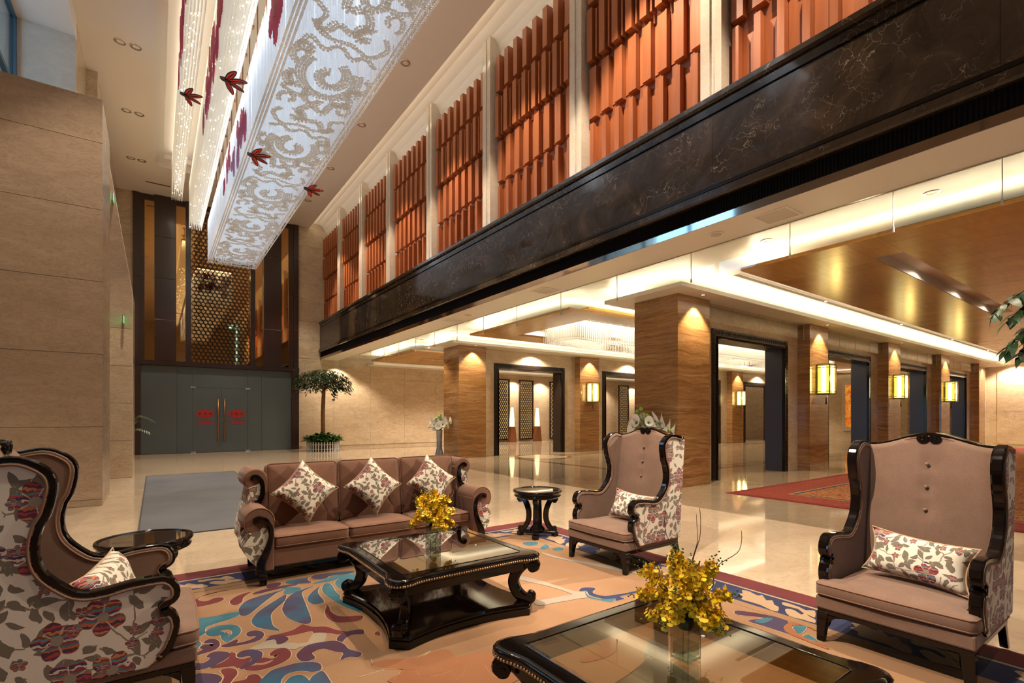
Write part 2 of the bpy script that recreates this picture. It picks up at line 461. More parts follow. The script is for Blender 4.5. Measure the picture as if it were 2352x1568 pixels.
# dark stone inlay bands and medallion in the passage between the two rows of doorways
M['inlay'] = marble('brown_inlay_marble', (.10,.055,.028), (.16,.09,.05), (.3,.2,.12), .08, 2.0)
for (x0,x1,y0,y1) in ((10.9,35,8.55,8.75),(10.9,35,15.3,15.5),(10.85,11.05,8.75,15.3),(10.9,35,9.05,9.12),(10.9,35,14.95,15.02)):
    sb = MB(); sb.box(x0,x1,y0,y1,-.02,.003); sb.build('inlay_band', M['inlay'], flo)
md = MB(); md.lathe([(.95,-.01),(.95,.004)],12.3,15.1,40); md.build('inlay_medallion', M['wallm'], flo)
md = MB(); md.lathe([(1.15,-.012),(1.15,.0035)],12.3,15.1,40); md.build('inlay_medallion_ring', M['inlay'], flo)

# hall ceiling with the recessed chandelier tray
HC = 10.78
b = MB()
b.box(-1.49, .03, -8, 26, HC, 11.25); b.box(4.82, 6.13, -8, 26, HC, 11.25)
b.box(.03, 4.82, 22.48, 26, HC, 11.25)
ce = struct(b.build('ceiling', M['white']), 'high white ceiling with a stepped tray for the crystal chandeliers')
b = MB(); b.box(.03,.25,-8,22.48,10.95,11.25); b.box(4.6,4.82,-8,22.48,10.95,11.25); b.box(.25,4.6,22.09,22.48,10.95,11.25); b.build('tray_step', M['white'], ce)
b = MB(); b.box(.25,4.6,-8,22.09,11.12,11.25); b.build('tray_panel', M['white'], ce)
M['addedled'] = emis('added_cove_led', (1.0,.84,.62), 7.0)
b = MB(); b.box(6.14,6.16,-6,25.5,10.86,10.90); b.build('led_strip', M['addedled'], ce)  # hidden strip added to brighten the upper wall and ceiling
b = MB(); b.box(6.13,7.2,-8,26,11.05,11.25); b.build('side_cove', M['white'], ce)
b = MB()
b.prism([(6.52,11.05),(7.0,11.05),(7.0,10.55),(6.9,10.75),(6.75,10.93)], 1, 25.6, 'y'); b.build('cove_curve', M['white'], ce)
b = MB(); b.box(-.3,.5,24.2,24.28,HC-.004,HC); b.build('air_slot', M['darkframe'], ce)

# far wall: marble, entrance screen
wf = struct(MB().build('wall_far', M['wallm']), 'far marble wall with the glass entrance')
b = MB(); b.box(-2,37.5,25.64,26,0,11.2); b.build('backing', M['wallm'], wf)
zs = frange(0, 10.78, 12)
slabs_y(wf, M['wallm'], 25.63, [-1.6,-.73], zs)
slabs_y(wf, M['wallm'], 25.63, [5.62,6.98], frange(4.38,10.78,7))
slabs_y(wf, M['wallm'], 25.63, [5.62,7.3,9.2,11.1,13.0,14.9,16.6], frange(.12,4.42,5))
# right upper wall with the timber relief
wr = sbox('wall_right', M['white'], 6.98, 7.2, -8, 25.64, 4.5, 11.2, label='upper wall behind the timber relief panels')
PF = [1.54, 4.44, 7.35, 10.56, 13.74, 16.97, 19.86, 22.76]
pil = []
for i, f in enumerate(PF):
    n = f-.34
    b = MB()
    b.prism([(6.66,n),(6.66,n+.10),(6.685,n+.10),(6.685,n+.19),(6.66,n+.19),(6.66,f),(6.98,f),(6.98,n)], 6.0, 10.86, 'z')
    o = struct(b.build('pilaster', M['pilm']), 'pale grooved marble pilaster, %s from the far end of the timber wall' % ORD[len(PF)-1-i])
ROWS = [(6.12,7.17),(7.28,8.24),(8.34,9.33),(9.45,10.30)]
edges = [(-1.6,1.2)]+[(PF[i], (PF[i+1]-.34)) for i in range(7)]+[(22.76,25.6)]
bayn = len(edges)
for bi, (y0, y1) in enumerate(edges):
    if bi == 0: continue
    t = tag(MB().build('timber_relief_panel', M['battenback']), 'orange timber batten panel, %s bay from the far end of the upper wall' % ORD[bayn-1-bi], 'wall panel', 'timber relief panels above the balcony')
    bb = MB(); bb.box(6.93,6.98,y0,y1,6.0,10.22); bb.build('backing_board', M['battenback'], t)
    n = 8; pt = (y1-y0)/n
    for r, (z0, z1) in enumerate(ROWS):
        for k in range(n):
            ya = y0 + k*pt
            if r == 3: piece('batten', M['batten'], t, 6.76, 6.93, ya+.10, ya+.25, z0, z1)
            elif r == 2:
                piece('batten', M['batten'], t, 6.74, 6.93, ya+.12, ya+.26, z0, z1)
                piece('narrow_batten', M['batten'], t, 6.79, 6.93, ya+.04, ya+.08, z0+.04, z1-.04)
            elif r == 1:
                piece('batten', M['batten'], t, 6.81, 6.93, ya+.08, ya+.26, z0, z1)
                piece('flat_board', M['batten'], t, 6.918, 6.93, ya+.265, ya+pt+.075, z0+.06, z1-.04)
            else:
                piece('batten', M['batten'], t, 6.80, 6.93, ya+.14, ya+.235, z0, z1)
                piece('flat_board', M['batten'], t, 6.918, 6.93, ya+.24, ya+pt+.135, z0, z1-.05)
# balcony front
bf = struct(MB().build('trim_1', M['emp']), 'dark polished marble balcony front above the passage')
b = MB()
b.prism([(6.57,6.22),(6.57,6.15),(6.60,6.12),(6.63,6.12),(6.63,5.99),(6.67,5.99),(6.67,6.22)], -8, 25.62, 'y'); b.build('top_rail', M['emp'], bf)
b = MB(); b.box(6.67,6.74,-8,25.62,5.9,6.22); b.build('rail_back', M['emp'], bf)
b = MB(); b.box(6.655,6.74,-8,25.62,5.94,5.99); b.build('groove', M['lacquer'], bf)
for i in range(11):
    y0 = -8+i*3.056
    b = MB(); b.box(6.63,6.74,y0+.001,y0+3.054,4.92,5.94); b.build('marble_panel', M['emp'], bf)
b = MB(); b.prism([(6.60,4.92),(6.645,4.92),(6.645,4.84),(6.60,4.87)], -8,25.62,'y'); b.build('lower_moulding', M['lacquer'], bf)
b = MB(); b.prism([(6.565,4.84),(6.565,4.75),(6.6,4.73),(6.74,4.73),(6.74,4.84)], -8,25.62,'y'); b.build('ledge', M['emp'], bf)
b = MB(); b.box(6.68,6.74,-8,25.62,4.5,4.73)
k = -8
while k < 25.6:
    b.add([(6.68,k,4.52),(6.655,k+.016,4.52),(6.68,k+.032,4.52),(6.68,k,4.73),(6.655,k+.016,4.73),(6.68,k+.032,4.73)], [(0,1,4,3),(1,2,5,4),(0,2,1)]); k += .042
b.build('fluted_band', M['flute'], bf).__setitem__('kind','stuff')
b = MB(); b.box(6.66,6.72,-8,25.62,4.385,4.495); b.build('polished_strip', M['mirrorstrip'], bf)

# ceiling under the balcony
b = MB(); b.box(7.47,37.5,-8,25.64,4.55,4.7)
lc = struct(b.build('ceiling_low', M['whitegloss']), 'white ceiling under the balcony')
b = MB(); b.box(6.745,7.49,-8,25.62,4.385,4.70); b.box(6.665,6.745,-8,25.62,4.38,4.386); b.build('edge_drop', M['whitegloss'], lc)

# rafts of golden veneer, floating below the low ceiling
def raft(name, label, x0, x1, y0, y1, n, hole=None, z0=4.24):
    r = tag(MB().build(name, M['raft']), label, 'ceiling panel')
    def boards(xa, xb, ya, yb):
        m = max(1, round((xb-xa)/n))
        for i in range(m):
            xx = xa+(xb-xa)*i/m; xw = (xb-xa)/m
            piece('board', M['raft'], r, xx+.003, xx+xw-.003, ya, yb, z0, z0+.06)
    b = MB()
    if hole:
        for q in ((x0,hole[0],y0,y1),(hole[1],x1,y0,y1),(hole[0],hole[1],y0,hole[2]),(hole[0],hole[1],hole[3],y1)): b.box(*q, z0+.06, z0+.063)
    else: b.box(x0,x1,y0,y1,z0+.06,z0+.063)
    b.build('backing', M['darkwood'], r)
    if hole:
        hx0,hx1,hy0,hy1 = hole
        boards(x0,hx0,y0,y1); boards(hx1,x1,y0,y1); boards(hx0,hx1,y0,hy0); boards(hx0,hx1,hy1,y1)
    else: boards(x0,x1,y0,y1)
    return r
def led(parent, x0, x1, y0, y1, z):
    b = MB(); b.box(x0,x1,y0,y1,z,z+.012); b.build('led_strip', M['led'], parent)
def ledring(parent, x0, x1, y0, y1, z, ins=.10, wd=.035, sides='wesn'):
    if 'w' in sides: led(parent, x0+ins, x0+ins+wd, y0+ins, y1-ins, z)
    if 'e' in sides: led(parent, x1-ins-wd, x1-ins, y0+ins, y1-ins, z)
    if 's' in sides: led(parent, x0+ins, x1-ins, y0+ins, y0+ins+wd, z)
    if 'n' in sides: led(parent, x0+ins, x1-ins, y1-ins-wd, y1-ins, z)
r1 = raft('ceiling_raft', 'golden veneer ceiling raft with a white slot, over the red carpet', 8.78, 35.8, -6.0, 2.88, .46)
for (xa,xb) in ((8.78,9.92),(17.83,35.8)):
    m = round((xb-xa)/.46)
    for i in range(m): piece('board', M['raft'], r1, xa+(xb-xa)*i/m+.0015, xa+(xb-xa)*(i+1)/m-.0015, 2.883, 3.3, 4.24, 4.30)
m = round(27.02/.46)
for i in range(m): piece('board', M['raft'], r1, 8.78+27.02*i/m+.0015, 8.78+27.02*(i+1)/m-.0015, 3.303, 5.02, 4.24, 4.30)
b = MB(); b.box(9.92,17.83,2.88,3.3,4.41,4.43); b.box(9.92,17.83,3.29,3.3,4.245,4.41); b.box(9.92,17.83,2.88,2.89,4.245,4.41); b.box(9.92,9.93,2.89,3.29,4.245,4.41); b.box(17.82,17.83,2.89,3.29,4.245,4.41)
b.build('white_slot', M['white'], r1)
ledring(r1, 8.78, 35.8, -6, 5.02, 4.305, sides='wne')
r2 = raft('ceiling_raft', 'golden veneer ceiling raft around the crystal ceiling light between the doorway rows', 8.45, 35.8, 9.33, 14.21, .9, (9.75,34.9,9.95,13.25))
b = MB(); b.box(9.6,35,9.8,13.4,4.50,4.549); b.build('gold_recess', plain('gold_leaf_recess',(.50,.26,.03),.5), r2)
ledring(r2, 8.45, 35.8, 9.33, 14.21, 4.305)
M['ledgold'] = emis('recess_led', (1.0,.80,.42), 2.5)
for q in ((9.72,34.9,9.85,9.88),(9.72,34.9,13.34,13.37),(9.62,9.65,9.95,13.2)):
    b = MB(); b.box(*q,4.31,4.322); b.build('recess_led', M['ledgold'], r2)
r3 = raft('ceiling_raft', 'golden veneer ceiling raft next to the far marble wall', 8.45, 35.8, 18.75, 23.5, .9)
b = MB(); b.box(9.9,17,21.0,21.35,4.225,4.24); b.build('white_slot', M['steel'], r3)
ledring(r3, 8.45, 35.8, 18.75, 23.5, 4.305)

# column soffits (white boxes running over both doorway walls) with LEDs on top
def soffit(name, x0, y0, y1, label):
    b = MB(); b.box(x0,36.8,y0,y1,4.24,4.33)
    o = struct(b.build(name, M['whitegloss'], bevel=.006, seg=1), label)
    ledring(o, x0, 36.8, y0, y1, 4.332, .09, .04, 'wsn')
    return o
soffit('soffit_near', 8.75, 6.27, 8.42, 'white dropped soffit over the near row of doorways')
soffit('soffit_far', 8.72, 15.86, 18.0, 'white dropped soffit over the far row of doorways')
b = MB(); b.box(9,36.8,24.6,25.62,4.2,4.33); o = struct(b.build('soffit_back', M['whitegloss']), 'white soffit along the far marble wall'); led(o, 16,36.6,24.66,24.70,4.332)

# doorway walls
COLS = [9.22, 15.38, 21.48, 27.58, 33.68]
DOORS = [(11.01,14.75),(17.12,20.80),(23.2,26.88),(29.3,32.95)]
doorcount = 0
def door_wall(nm, yw, yp, label):
    global doorcount
    W = struct(MB().build(nm, M['wallm']), label)
    xs = 10.45
    for (a, c) in DOORS:
        for seg in ((xs, a+.02),):
            b = MB(); b.box(seg[0],seg[1],yw,yw+.5,0,4.24); b.build('wall_panel', M['wallm'], W)
        b = MB(); b.box(a+.02,c-.02,yw,yw+.5,3.68,4.24); b.build('lintel_panel', M['wallm'], W)
        xs = c-.02
    b = MB(); b.box(xs,36.8,yw,yw+.5,0,4.24); b.build('wall_panel', M['wallm'], W)
    for i, x in enumerate(COLS):
        b = MB(); b.box(x, x+1.2, yp, yp+1.2, 0, 4.24)
        o = struct(b.build('pillar', M['trav'], bevel=.004, seg=1), '%s banded brown travertine pillar from the hall in the %s row' % (ORD[i], 'near' if yw < 10 else 'far'))
    for i, (a, c) in enumerate(DOORS):
        doorcount += 1
        D = struct(MB().build('door_%d' % doorcount, M['darkframe']), '%s doorway from the hall in the %s row, carved dark frame' % (ORD[i], 'near' if yw < 10 else 'far'))
        for (x0, x1, z0, z1, nme) in ((a, a+.17, 0, 3.71, 'frame_post'), (c-.17, c, 0, 3.71, 'frame_post'), (a+.17, c-.17, 3.53, 3.71, 'frame_head')):
            b = MB(); b.box(x0,x1,yw-.035,yw+.02,z0,z1); b.build(nme, M['darkframe'], D, bevel=.006, seg=1)
        for (x0, x1, z0, z1) in ((a+.17, a+.215, 0, 3.53), (c-.215, c-.17, 0, 3.53), (a+.215, c-.215, 3.485, 3.53)):
            b = MB(); b.box(x0,x1,yw-.055,yw+.03,z0,z1); b.build('inner_moulding', M['lacquer'], D)
        b = MB(); b.box(c-.215,c-.16,yw+.03,yw+.52,0,3.53); b.build('jamb_lining', M['jamb'] if yw < 10 else M['darkframe'], D)
        b = MB(); b.box(a+.16,a+.215,yw+.03,yw+.52,0,3.53); b.build('jamb_lining', M['jamb'] if yw < 10 else M['darkframe'], D)
        b = MB(); b.box(a+.215,c-.215,yw+.03,yw+.52,3.485,3.56); b.build('head_lining', M['darkframe'], D)
        # carved key fret along the frame
        b = MB(); k = a+.06
        def fret(px, pz, up):
            for (u0,u1,v0,v1) in ((0,.085,0,.014),(0,.014,0,.09),(0,.07,.076,.09),(.056,.07,.035,.09),(.028,.07,.035,.049)):
                if up: b.box(px+v0-.0, px+v1, yw-.047, yw-.034, pz+u0, pz+u1)
                else: b.box(px+u0, px+u1, yw-.047, yw-.034, pz+v0, pz+v1)
        while k < c-.12: fret(k, 3.575, False); k += .105
        if i < 2 :
            zz = .05
            while zz < 3.55: fret(a+.04, zz, True); fret(c-.13, zz, True); zz += .105
        f = b.build('carved_fret', M['darkframe'], D); f['kind'] = 'stuff'
    return W
door_wall('wall_near', 7.04, 6.70, 'cream marble wall with the near row of doorways')
door_wall('wall_middle', 16.61, 16.28, 'cream marble wall with the far row of doorways')
we = sbox('wall_end', M['wallm'], 36.8, 37.5, -8, 26, 0, 4.6, label='cream marble wall closing the far right end')
slabE = MB()
for j in range(5):
    for i in range(6): piece('slab', M['wallm'], we, 36.77, 36.8, -6+i*2.1+.003, -6+(i+1)*2.1-.003, .12+j*.86+.003, .12+(j+1)*.86-.003)
# agate panel on the end wall of the passage
ag = NT('backlit_agate'); vo = ag.new('ShaderNodeTexVoronoi', feature='F1'); ag.put(vo.inputs['Vector'], ag.pos((1,4.4,4.4))); vo.inputs['Scale'].default_value = 1.0
rings = ag.math('FRACT', ag.math('MULTIPLY', vo.outputs[0], 3.2))
sc = ag.new('ShaderNodeSeparateColor'); ag.put(sc.inputs[0], vo.outputs['Color'])
cc = ag.mix(sc.outputs[0], (.55,.09,.008), (.85,.36,.04)); cc = ag.mix(ag.ramp(rings,[(.0,1),(.25,0)]), cc, (.12,.02,.006)); cc = ag.mix(ag.math('LESS_THAN', vo.outputs[0], .12), cc, (1,.75,.35))
ag.set(col=cc, rough=.25, emit=cc, es=.55)
pa = thing('agate_panel', 'framed glowing orange agate slice panel on the end wall, through the second near doorway', 'panel', (36.77, 13.4, .9))
b = MB(); b.box(-.05,0,-.42,.42,0,2.75); b.build('agate_sheet', ag.mat, pa)
for (y0,y1,z0,z1) in ((-.62,-.42,-.25,3.0),(.42,.62,-.25,3.0),(-.42,.42,2.75,3.0),(-.42,.42,-.25,0)):
    b = MB(); b.box(-.09,0,y0,y1,z0,z1); b.build('frame', M['pilm'], pa, bevel=.015)
sbox('wall_behind', M['wallm'], 6.9, 37.5, -8.3, -8, 0, 4.6, label='marble wall behind the viewer under the balcony')
# left block, fin and upper wall
wl = struct(MB().build('wall_left', M['blockm']), 'tall taupe marble block at the left')
b = MB(); b.box(-6,-.765,11.33,13.05,0,7.12); b.build('core', M['blockm'], wl)
for z0,z1 in ((.0,.11),(.11,1.38),(1.38,2.65),(2.65,3.92),(3.92,5.18),(5.18,6.35),(6.35,7.12)):
    piece('slab', M['blockm'], wl, -3.2, -.75, 11.31, 11.335, z0+.004, z1-.004)
    piece('slab', M['blockm'], wl, -5.66, -3.206, 11.31, 11.335, z0+.004, z1-.004)
    piece('slab', M['blockm'], wl, -.77, -.75, 11.337, 13.04, z0+.004, z1-.004)
fin = struct(MB().build('wall_fin', M['blockm']), 'marble fin wall with a sloping edge behind the left block')
b = MB(); b.prism([(-2.6,0),(-.46,0),(-.46,4.7),(-.93,7.9),(-1.6,7.9),(-2.6,7.9)], 16.1, 17.3, 'y'); b.build('core', M['pilm'], fin, bevel=.01)
zz = [0,.95,1.9,2.85,3.8]
for j in range(4): piece('slab', M['wallm'], fin, -2.5, -.47, 16.07, 16.1, zz[j]+.004, zz[j+1]-.004)
b = MB(); b.prism([(-2.5,3.804),(-.47,3.804),(-.47,4.7),(-.93,7.88),(-2.5,7.88)], 16.07, 16.1, 'y'); b.build('slab', M['blockm'], fin)
sbox('wall_left_far', M['wallm'], -1.6, -1.25, 17.3, 25.64, 0, 10.78, label='cream marble side wall near the entrance')
ul = struct(MB().build('wall_left_upper', M['wallm']), 'pale marble wall catching daylight above the left block')
b = MB(); b.box(-6,-1.49,15.21,15.4,7.9,10.32); b.build('panel', M['pilm'], ul); b = MB(); b.box(-6,-1.6,15.22,17.3,0,7.9); b.build('core', M['wallm'], ul)
b = MB(); b.box(-1.62,-1.49,15.4,25.64,7.9,10.78); b.build('return_panel', M['wallm'], ul)
sbox('trim_2', M['white'], -6, -1.49, -8, 15.4, 10.32, 11.25, label='white bulkhead along the left edge of the high ceiling')
# windows: clerestory above the block, tall glazing to the left and behind the viewer
M['winframe'] = plain('blue_grey_window_frame', (.07,.13,.17), .35, metal=.3)
def window(n, x0, x1, y0, y1, z0, z1, nu, nz, label):
    W = struct(MB().build('window_%d' % n, M['winframe']), label)
    along_y = abs(y1-y0) > abs(x1-x0)
    L = (y1-y0) if along_y else (x1-x0)
    for i in range(nu+1):
        q = L*i/nu
        b = MB()
        if along_y: b.box(x0-.06,x0+.06,y0+q-.05,y0+q+.05,z0,z1)
        else: b.box(x0+q-.05,x0+q+.05,y0-.06,y0+.06,z0,z1)
        b.build('mullion', M['winframe'], W)
    for j in range(nz+1):
        zq = z0+(z1-z0)*j/nz
        b = MB()
        if along_y: b.box(x0-.05,x0+.05,y0,y1,zq-.05,zq+.05)
        else: b.box(x0,x1,y0-.05,y0+.05,zq-.05,zq+.05)
        b.build('transom', M['winframe'], W)
    for i in range(nu):
        b = MB()
        if along_y: b.box(x0-.008,x0+.008,y0+L*i/nu+.05,y0+L*(i+1)/nu-.05,z0+.05,z1-.05)
        else: b.box(x0+L*i/nu+.05,x0+L*(i+1)/nu-.05,y0-.008,y0+.008,z0+.05,z1-.05)
        b.build('pane', M['glass'], W)
window(1, -2.52, -2.52, 11.0, 15.2, 7.12, 10.3, 2, 2, 'blue daylight window above the left marble block')
sbox('wall_left_high', M['wallm'], -6.2, -5.9, -8, 11.3, 5.6, 10.4)
sbox('wall_left_low', M['wallm'], -6.2, -5.9, -1.6, 11.3, 0, 5.6)
sbox('wall_left_rear', M['wallm'], -6.2, -5.9, -8, -4.0, 0, 5.6)
sbox('wall_left_band', M['wallm'], -6.2, -5.9, -4, -1.6, 2.7, 5.6)
sbox('wall_left_return', M['wallm'], -6.2, -5.95, 13.05, 16.1, 3.6, 7.9)
sbox('wall_left_entry', M['wallm'], -6.2, -5.95, 13.05, 14.3, 0, 3.6)
window(3, -6.0, -6.0, 14.3, 16.0, .05, 3.6, 2, 1, 'glazed side entrance behind the left marble block')
window(2, -6.0, -6.0, -4.0, -1.6, .1, 2.7, 2, 1, 'tall window wall to the left of the seating')
sbox('wall_rear', M['wallm'], -6.0, 6.6, -8.2, -7.95, 5.2, 10.78)
sbox('wall_rear_low', M['wallm'], -6.0, 6.6, -8.2, -7.95, 0, 5.2)
sbox('wall_rear_right', M['wallm'], 6.6, 6.9, -8.3, -8, 4.4, 11.2)
b = MB(); b.box(-6,6.13,-8.2,-8.05,10.6,11.25); struct(b.build('trim_3', M['white']))

# entrance screen on the far wall
es = struct(MB().build('door_9', M['darkwood']), 'dark timber and bronze mirror entrance screen with frosted glass doors')
def epiece(nm, mt, x0, x1, y0, z0, z1, parent=es, y1=25.63, bevel=0):
    b = MB(); b.box(x0,x1,y0,y1,z0,z1); return b.build(nm, mt, parent, bevel=bevel)
Z0, Z1 = 3.9, 10.77
epiece('bronze_mirror', M['bronze'], -.4, 5.25, 25.6, 3.75, 10.6)
for (x0,x1,y) in ((-.73,-.54,25.48),(-.54,-.35,25.54),(5.19,5.40,25.54),(5.40,5.62,25.48),(1.07,1.27,25.42),(3.55,3.74,25.42)):
    for j in range(4): epiece('post_panel', M['darkwood'], x0, x1, y, Z0+(Z1-Z0)*j/4+.004, Z0+(Z1-Z0)*(j+1)/4-.004)
for (x0,x1) in ((-.02,.73),(4.09,4.84)):
    for j in range(4): epiece('timber_panel', M['darkwood'], x0, x1, 25.38, Z0+(Z1-Z0)*j/4+.004, Z0+(Z1-Z0)*(j+1)/4-.004, bevel=.006)
epiece('transom_beam', M['darkwood'], -.73, 5.62, 25.36, 3.71, 3.9)
epiece('side_post', M['darkwood'], -.73, -.48, 25.40, 0, 3.71); epiece('side_post', M['darkwood'], 5.29, 5.62, 25.40, 0, 3.71)
epiece('top_beam', M['darkwood'], -.73, 5.62, 25.55, 10.55, 10.77)
def lattice(name, parent, x0, x1, z0, z1, y, pitch, mat, fr=.36):
    b = MB(); nx = max(1, round((x1-x0)/pitch)); p = (x1-x0)/nx; rz = p*.9; j = 0; z = z0+rz*.45
    while z < z1-rz*.3:
        for i in range(nx + (1 if j % 2 else 0)):
            cx = x0+p*(i+(.0 if j % 2 else .5))
            if cx < x0+p*.3 or cx > x1-p*.3: continue
            ro, ri = p*.52, p*fr
            vs = []; N = 10
            for k in range(N):
                a = 2*PI*k/N
                for (r, yy) in ((ro,0),(ri,0),(ri,.03),(ro,.03)): vs.append((cx+r*math.cos(a), y+yy, z+r*math.sin(a)*1.12))
            fs = []
            for k in range(N):
                q = k*4; q2 = ((k+1)%N)*4
                for e in ((0,1),(1,2),(3,0)): fs.append((q+e[0], q2+e[0], q2+e[1], q+e[1]))
            b.add(vs, fs)
        j += 1; z += rz
    o = b.build(name, mat, parent); o['kind'] = 'stuff'; return o
lattice('ring_lattice', es, 1.29, 3.53, 3.92, 10.5, 25.5, .172, M['darkframe'], .43)
GX = [-.48,.76,1.33,2.385,3.44,4.0,5.29]
for i in range(6):
    if i in (2,3):
        dl = epiece('door_leaf', M['frost'], GX[i]+.004, GX[i+1]-.004, 25.50, .015, 2.83, y1=25.515)
        hx = 2.27 if i == 2 else 2.52
        b = MB(); b.cyl((hx,25.44,.46),(hx,25.44,2.36),.02,10); b.cyl((hx,25.44,.7),(hx,25.52,.7),.012,6); b.cyl((hx,25.44,2.1),(hx,25.52,2.1),.012,6); b.build('pull_handle', M['brass'], dl)
        cx = 1.78 if i == 2 else 2.99
        b = MB()
        lob = []
        for k in range(72):
            a = 2*PI*k/72; best = 0
            for (ox,oz,rx,rz2) in ((0,0,.20,.21),(-.2,0,.14,.135),(.2,0,.14,.135)):
                for s_ in range(0,40):
                    rr = .40*(40-s_)/40
                    x = rr*math.cos(a); z = rr*math.sin(a)
                    if ((x-ox)/rx)**2+((z-oz)/rz2)**2 <= 1:
                        best = max(best, rr); break
            lob.append((cx+best*math.cos(a), 1.69+best*math.sin(a)))
        b.prism(lob, 25.492, 25.4995, 'y'); b.lathe([(.001,0)],0,0,3,cap=False)
        b.box(cx-.36,cx+.36,25.494,25.4995,1.405,1.412)
        for q in range(6): b.box(cx-.14+q*.05,cx-.11+q*.05,25.494,25.4995,1.39,1.425)
        b.box(cx-.29,cx-.25,25.494,25.4995,1.225,1.325)
        for q in range(8): b.box(cx-.20+q*.06,cx-.152+q*.06,25.494,25.4995,1.225+.0,1.325)
        b.cyl((cx+.36,25.494,1.865),(cx+.36,25.4995,1.865),.035,10)
        b.build('red_emblem', M['red'], dl)
        b = MB()
        for q,ox in enumerate((-.2,0,.2)):
            for (x0,x1,z0,z1) in ((-.06,.06,.045,.058),(-.05,.05,.005,.018),(-.065,.065,-.05,-.037),(-.007,.007,-.05,.06),(-.05,-.036,-.045,.03),(.036,.05,-.045,.03)):
                b.box(cx+ox+x0, cx+ox+x1, 25.489, 25.4915, 1.69+z0, 1.69+z1)
        b.build('emblem_glyphs', M['darkmark'], dl)
    elif i in (1,4,0,5): epiece('glass_pane', M['frost'], GX[i]+.004, GX[i+1]-.004, 25.50, .015, 3.70, y1=25.515)
epiece('glass_pane', M['frost'], 1.334, 3.436, 25.50, 2.838, 3.70, y1=25.515)
for hx in (1.25,3.35):
    epiece('patch_fitting', M['steel'], hx, hx+.19, 25.485, 2.79, 2.87, y1=25.53); epiece('patch_fitting', M['steel'], hx, hx+.19, 25.485, .0, .06, y1=25.53)
# lattice screens on the back wall seen through the doorways
M['glowpanel'] = emis('backlit_amber_panel', (1.0,.62,.22), .40)
for i,(x0,x1) in enumerate(((17.0,18.06),(18.81,19.94),(21.33,22.45),(24.0,25.1),(27.98,29.08))):
    t = thing('lattice_screen', 'dark ring lattice screen on the back wall, %s from the entrance side' % ORD[i], 'screen', ((x0+x1)/2, 25.5, 0), 0, 'lattice screens along the back wall')
    wd = (x1-x0)/2
    for (a,c,z0,z1) in ((-wd,-wd+.09,.1,3.9),(wd-.09,wd,.1,3.9),(-wd+.09,wd-.09,3.81,3.9),(-wd+.09,wd-.09,.1,.2)):
        b = MB(); b.box(a,c,-.06,.03,z0,z1); b.build('frame', M['darkwood'], t)
    b = MB(); b.box(-wd+.09,wd-.09,.05,.1,.2,3.81); b.build('lit_backing', M['glowpanel'], t)
    lattice('ring_lattice', t, -wd+.09, wd-.09, .2, 3.81, -.03, .155, M['darkframe'])
# ------------------------------------------------------------------ CHANDELIERS
def crystal(name, col, rough, tr, gl=.25, glow=None):
    n = NT(name); n.n.remove(n.b)
    d = n.new('ShaderNodeBsdfDiffuse'); d.inputs[0].default_value = tuple(col)+(1,)
    t = n.new('ShaderNodeBsdfTranslucent'); t.inputs[0].default_value = tuple(col)+(1,)
    g = n.new('ShaderNodeBsdfGlossy'); g.inputs['Roughness'].default_value = rough
    x = n.new('ShaderNodeBsdfTransparent')
    m1 = n.new('ShaderNodeMixShader'); m1.inputs[0].default_value = .5
    n.t.links.new(d.outputs[0], m1.inputs[1]); n.t.links.new(t.outputs[0], m1.inputs[2])
    m2 = n.new('ShaderNodeMixShader'); m2.inputs[0].default_value = gl
    n.t.links.new(m1.outputs[0], m2.inputs[1]); n.t.links.new(g.outputs[0], m2.inputs[2])
    m3 = n.new('ShaderNodeMixShader'); m3.inputs[0].default_value = tr
    n.t.links.new(m2.outputs[0], m3.inputs[1]); n.t.links.new(x.outputs[0], m3.inputs[2])
    last = m3.outputs[0]
    if glow:   # emission put into strands and balls stands in for light from inside lamps
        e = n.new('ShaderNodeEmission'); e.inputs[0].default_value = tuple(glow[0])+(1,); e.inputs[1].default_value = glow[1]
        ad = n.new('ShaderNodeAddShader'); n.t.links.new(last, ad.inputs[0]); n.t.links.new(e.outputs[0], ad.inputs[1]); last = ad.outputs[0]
    n.t.links.new(last, n.out.inputs[0])
    return n.mat
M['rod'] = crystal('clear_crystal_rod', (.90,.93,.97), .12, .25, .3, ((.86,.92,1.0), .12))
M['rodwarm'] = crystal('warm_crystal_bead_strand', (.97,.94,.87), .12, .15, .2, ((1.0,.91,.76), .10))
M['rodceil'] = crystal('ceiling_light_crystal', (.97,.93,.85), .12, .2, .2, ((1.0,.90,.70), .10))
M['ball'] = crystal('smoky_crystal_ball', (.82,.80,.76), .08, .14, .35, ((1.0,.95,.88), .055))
M['redrod'] = crystal('red_crystal_strand', (.55,.03,.10), .2, .05, .15)
M['bulb'] = emis('chandelier_bulb', (1.0,.88,.66), 7.0)
M['panelA'] = emis('chandelier_lamp_tray_cool', (.88,.94,1.0), 7.0)
M['panelB'] = emis('chandelier_lamp_tray_warm', (1.0,.90,.72), 6.0)
M['panelC'] = emis('ceiling_light_lamp_tray', (1.0,.90,.70), 4.5)
M['redglass'] = plain('red_glass_wing', (.78,.022,.020), .25)
M['blackwire'] = plain('black_wire_outline', (.02,.006,.006), .4)
def rods(xs, ys, zb, zt, r, jit=.0):
    b = MB()
    for x in xs:
        for y in ys:
            if jit > .1 and random.random() < .22: continue
            z = zb + random.uniform(0, jit)
            b.add([(x+r,y,z),(x-r*.5,y+r*.87,z),(x-r*.5,y-r*.87,z),(x+r,y,zt),(x-r*.5,y+r*.87,zt),(x-r*.5,y-r*.87,zt)],
                  [(0,1,4,3),(1,2,5,4),(2,0,3,5),(0,2,1)])
    return b
ICO = {}
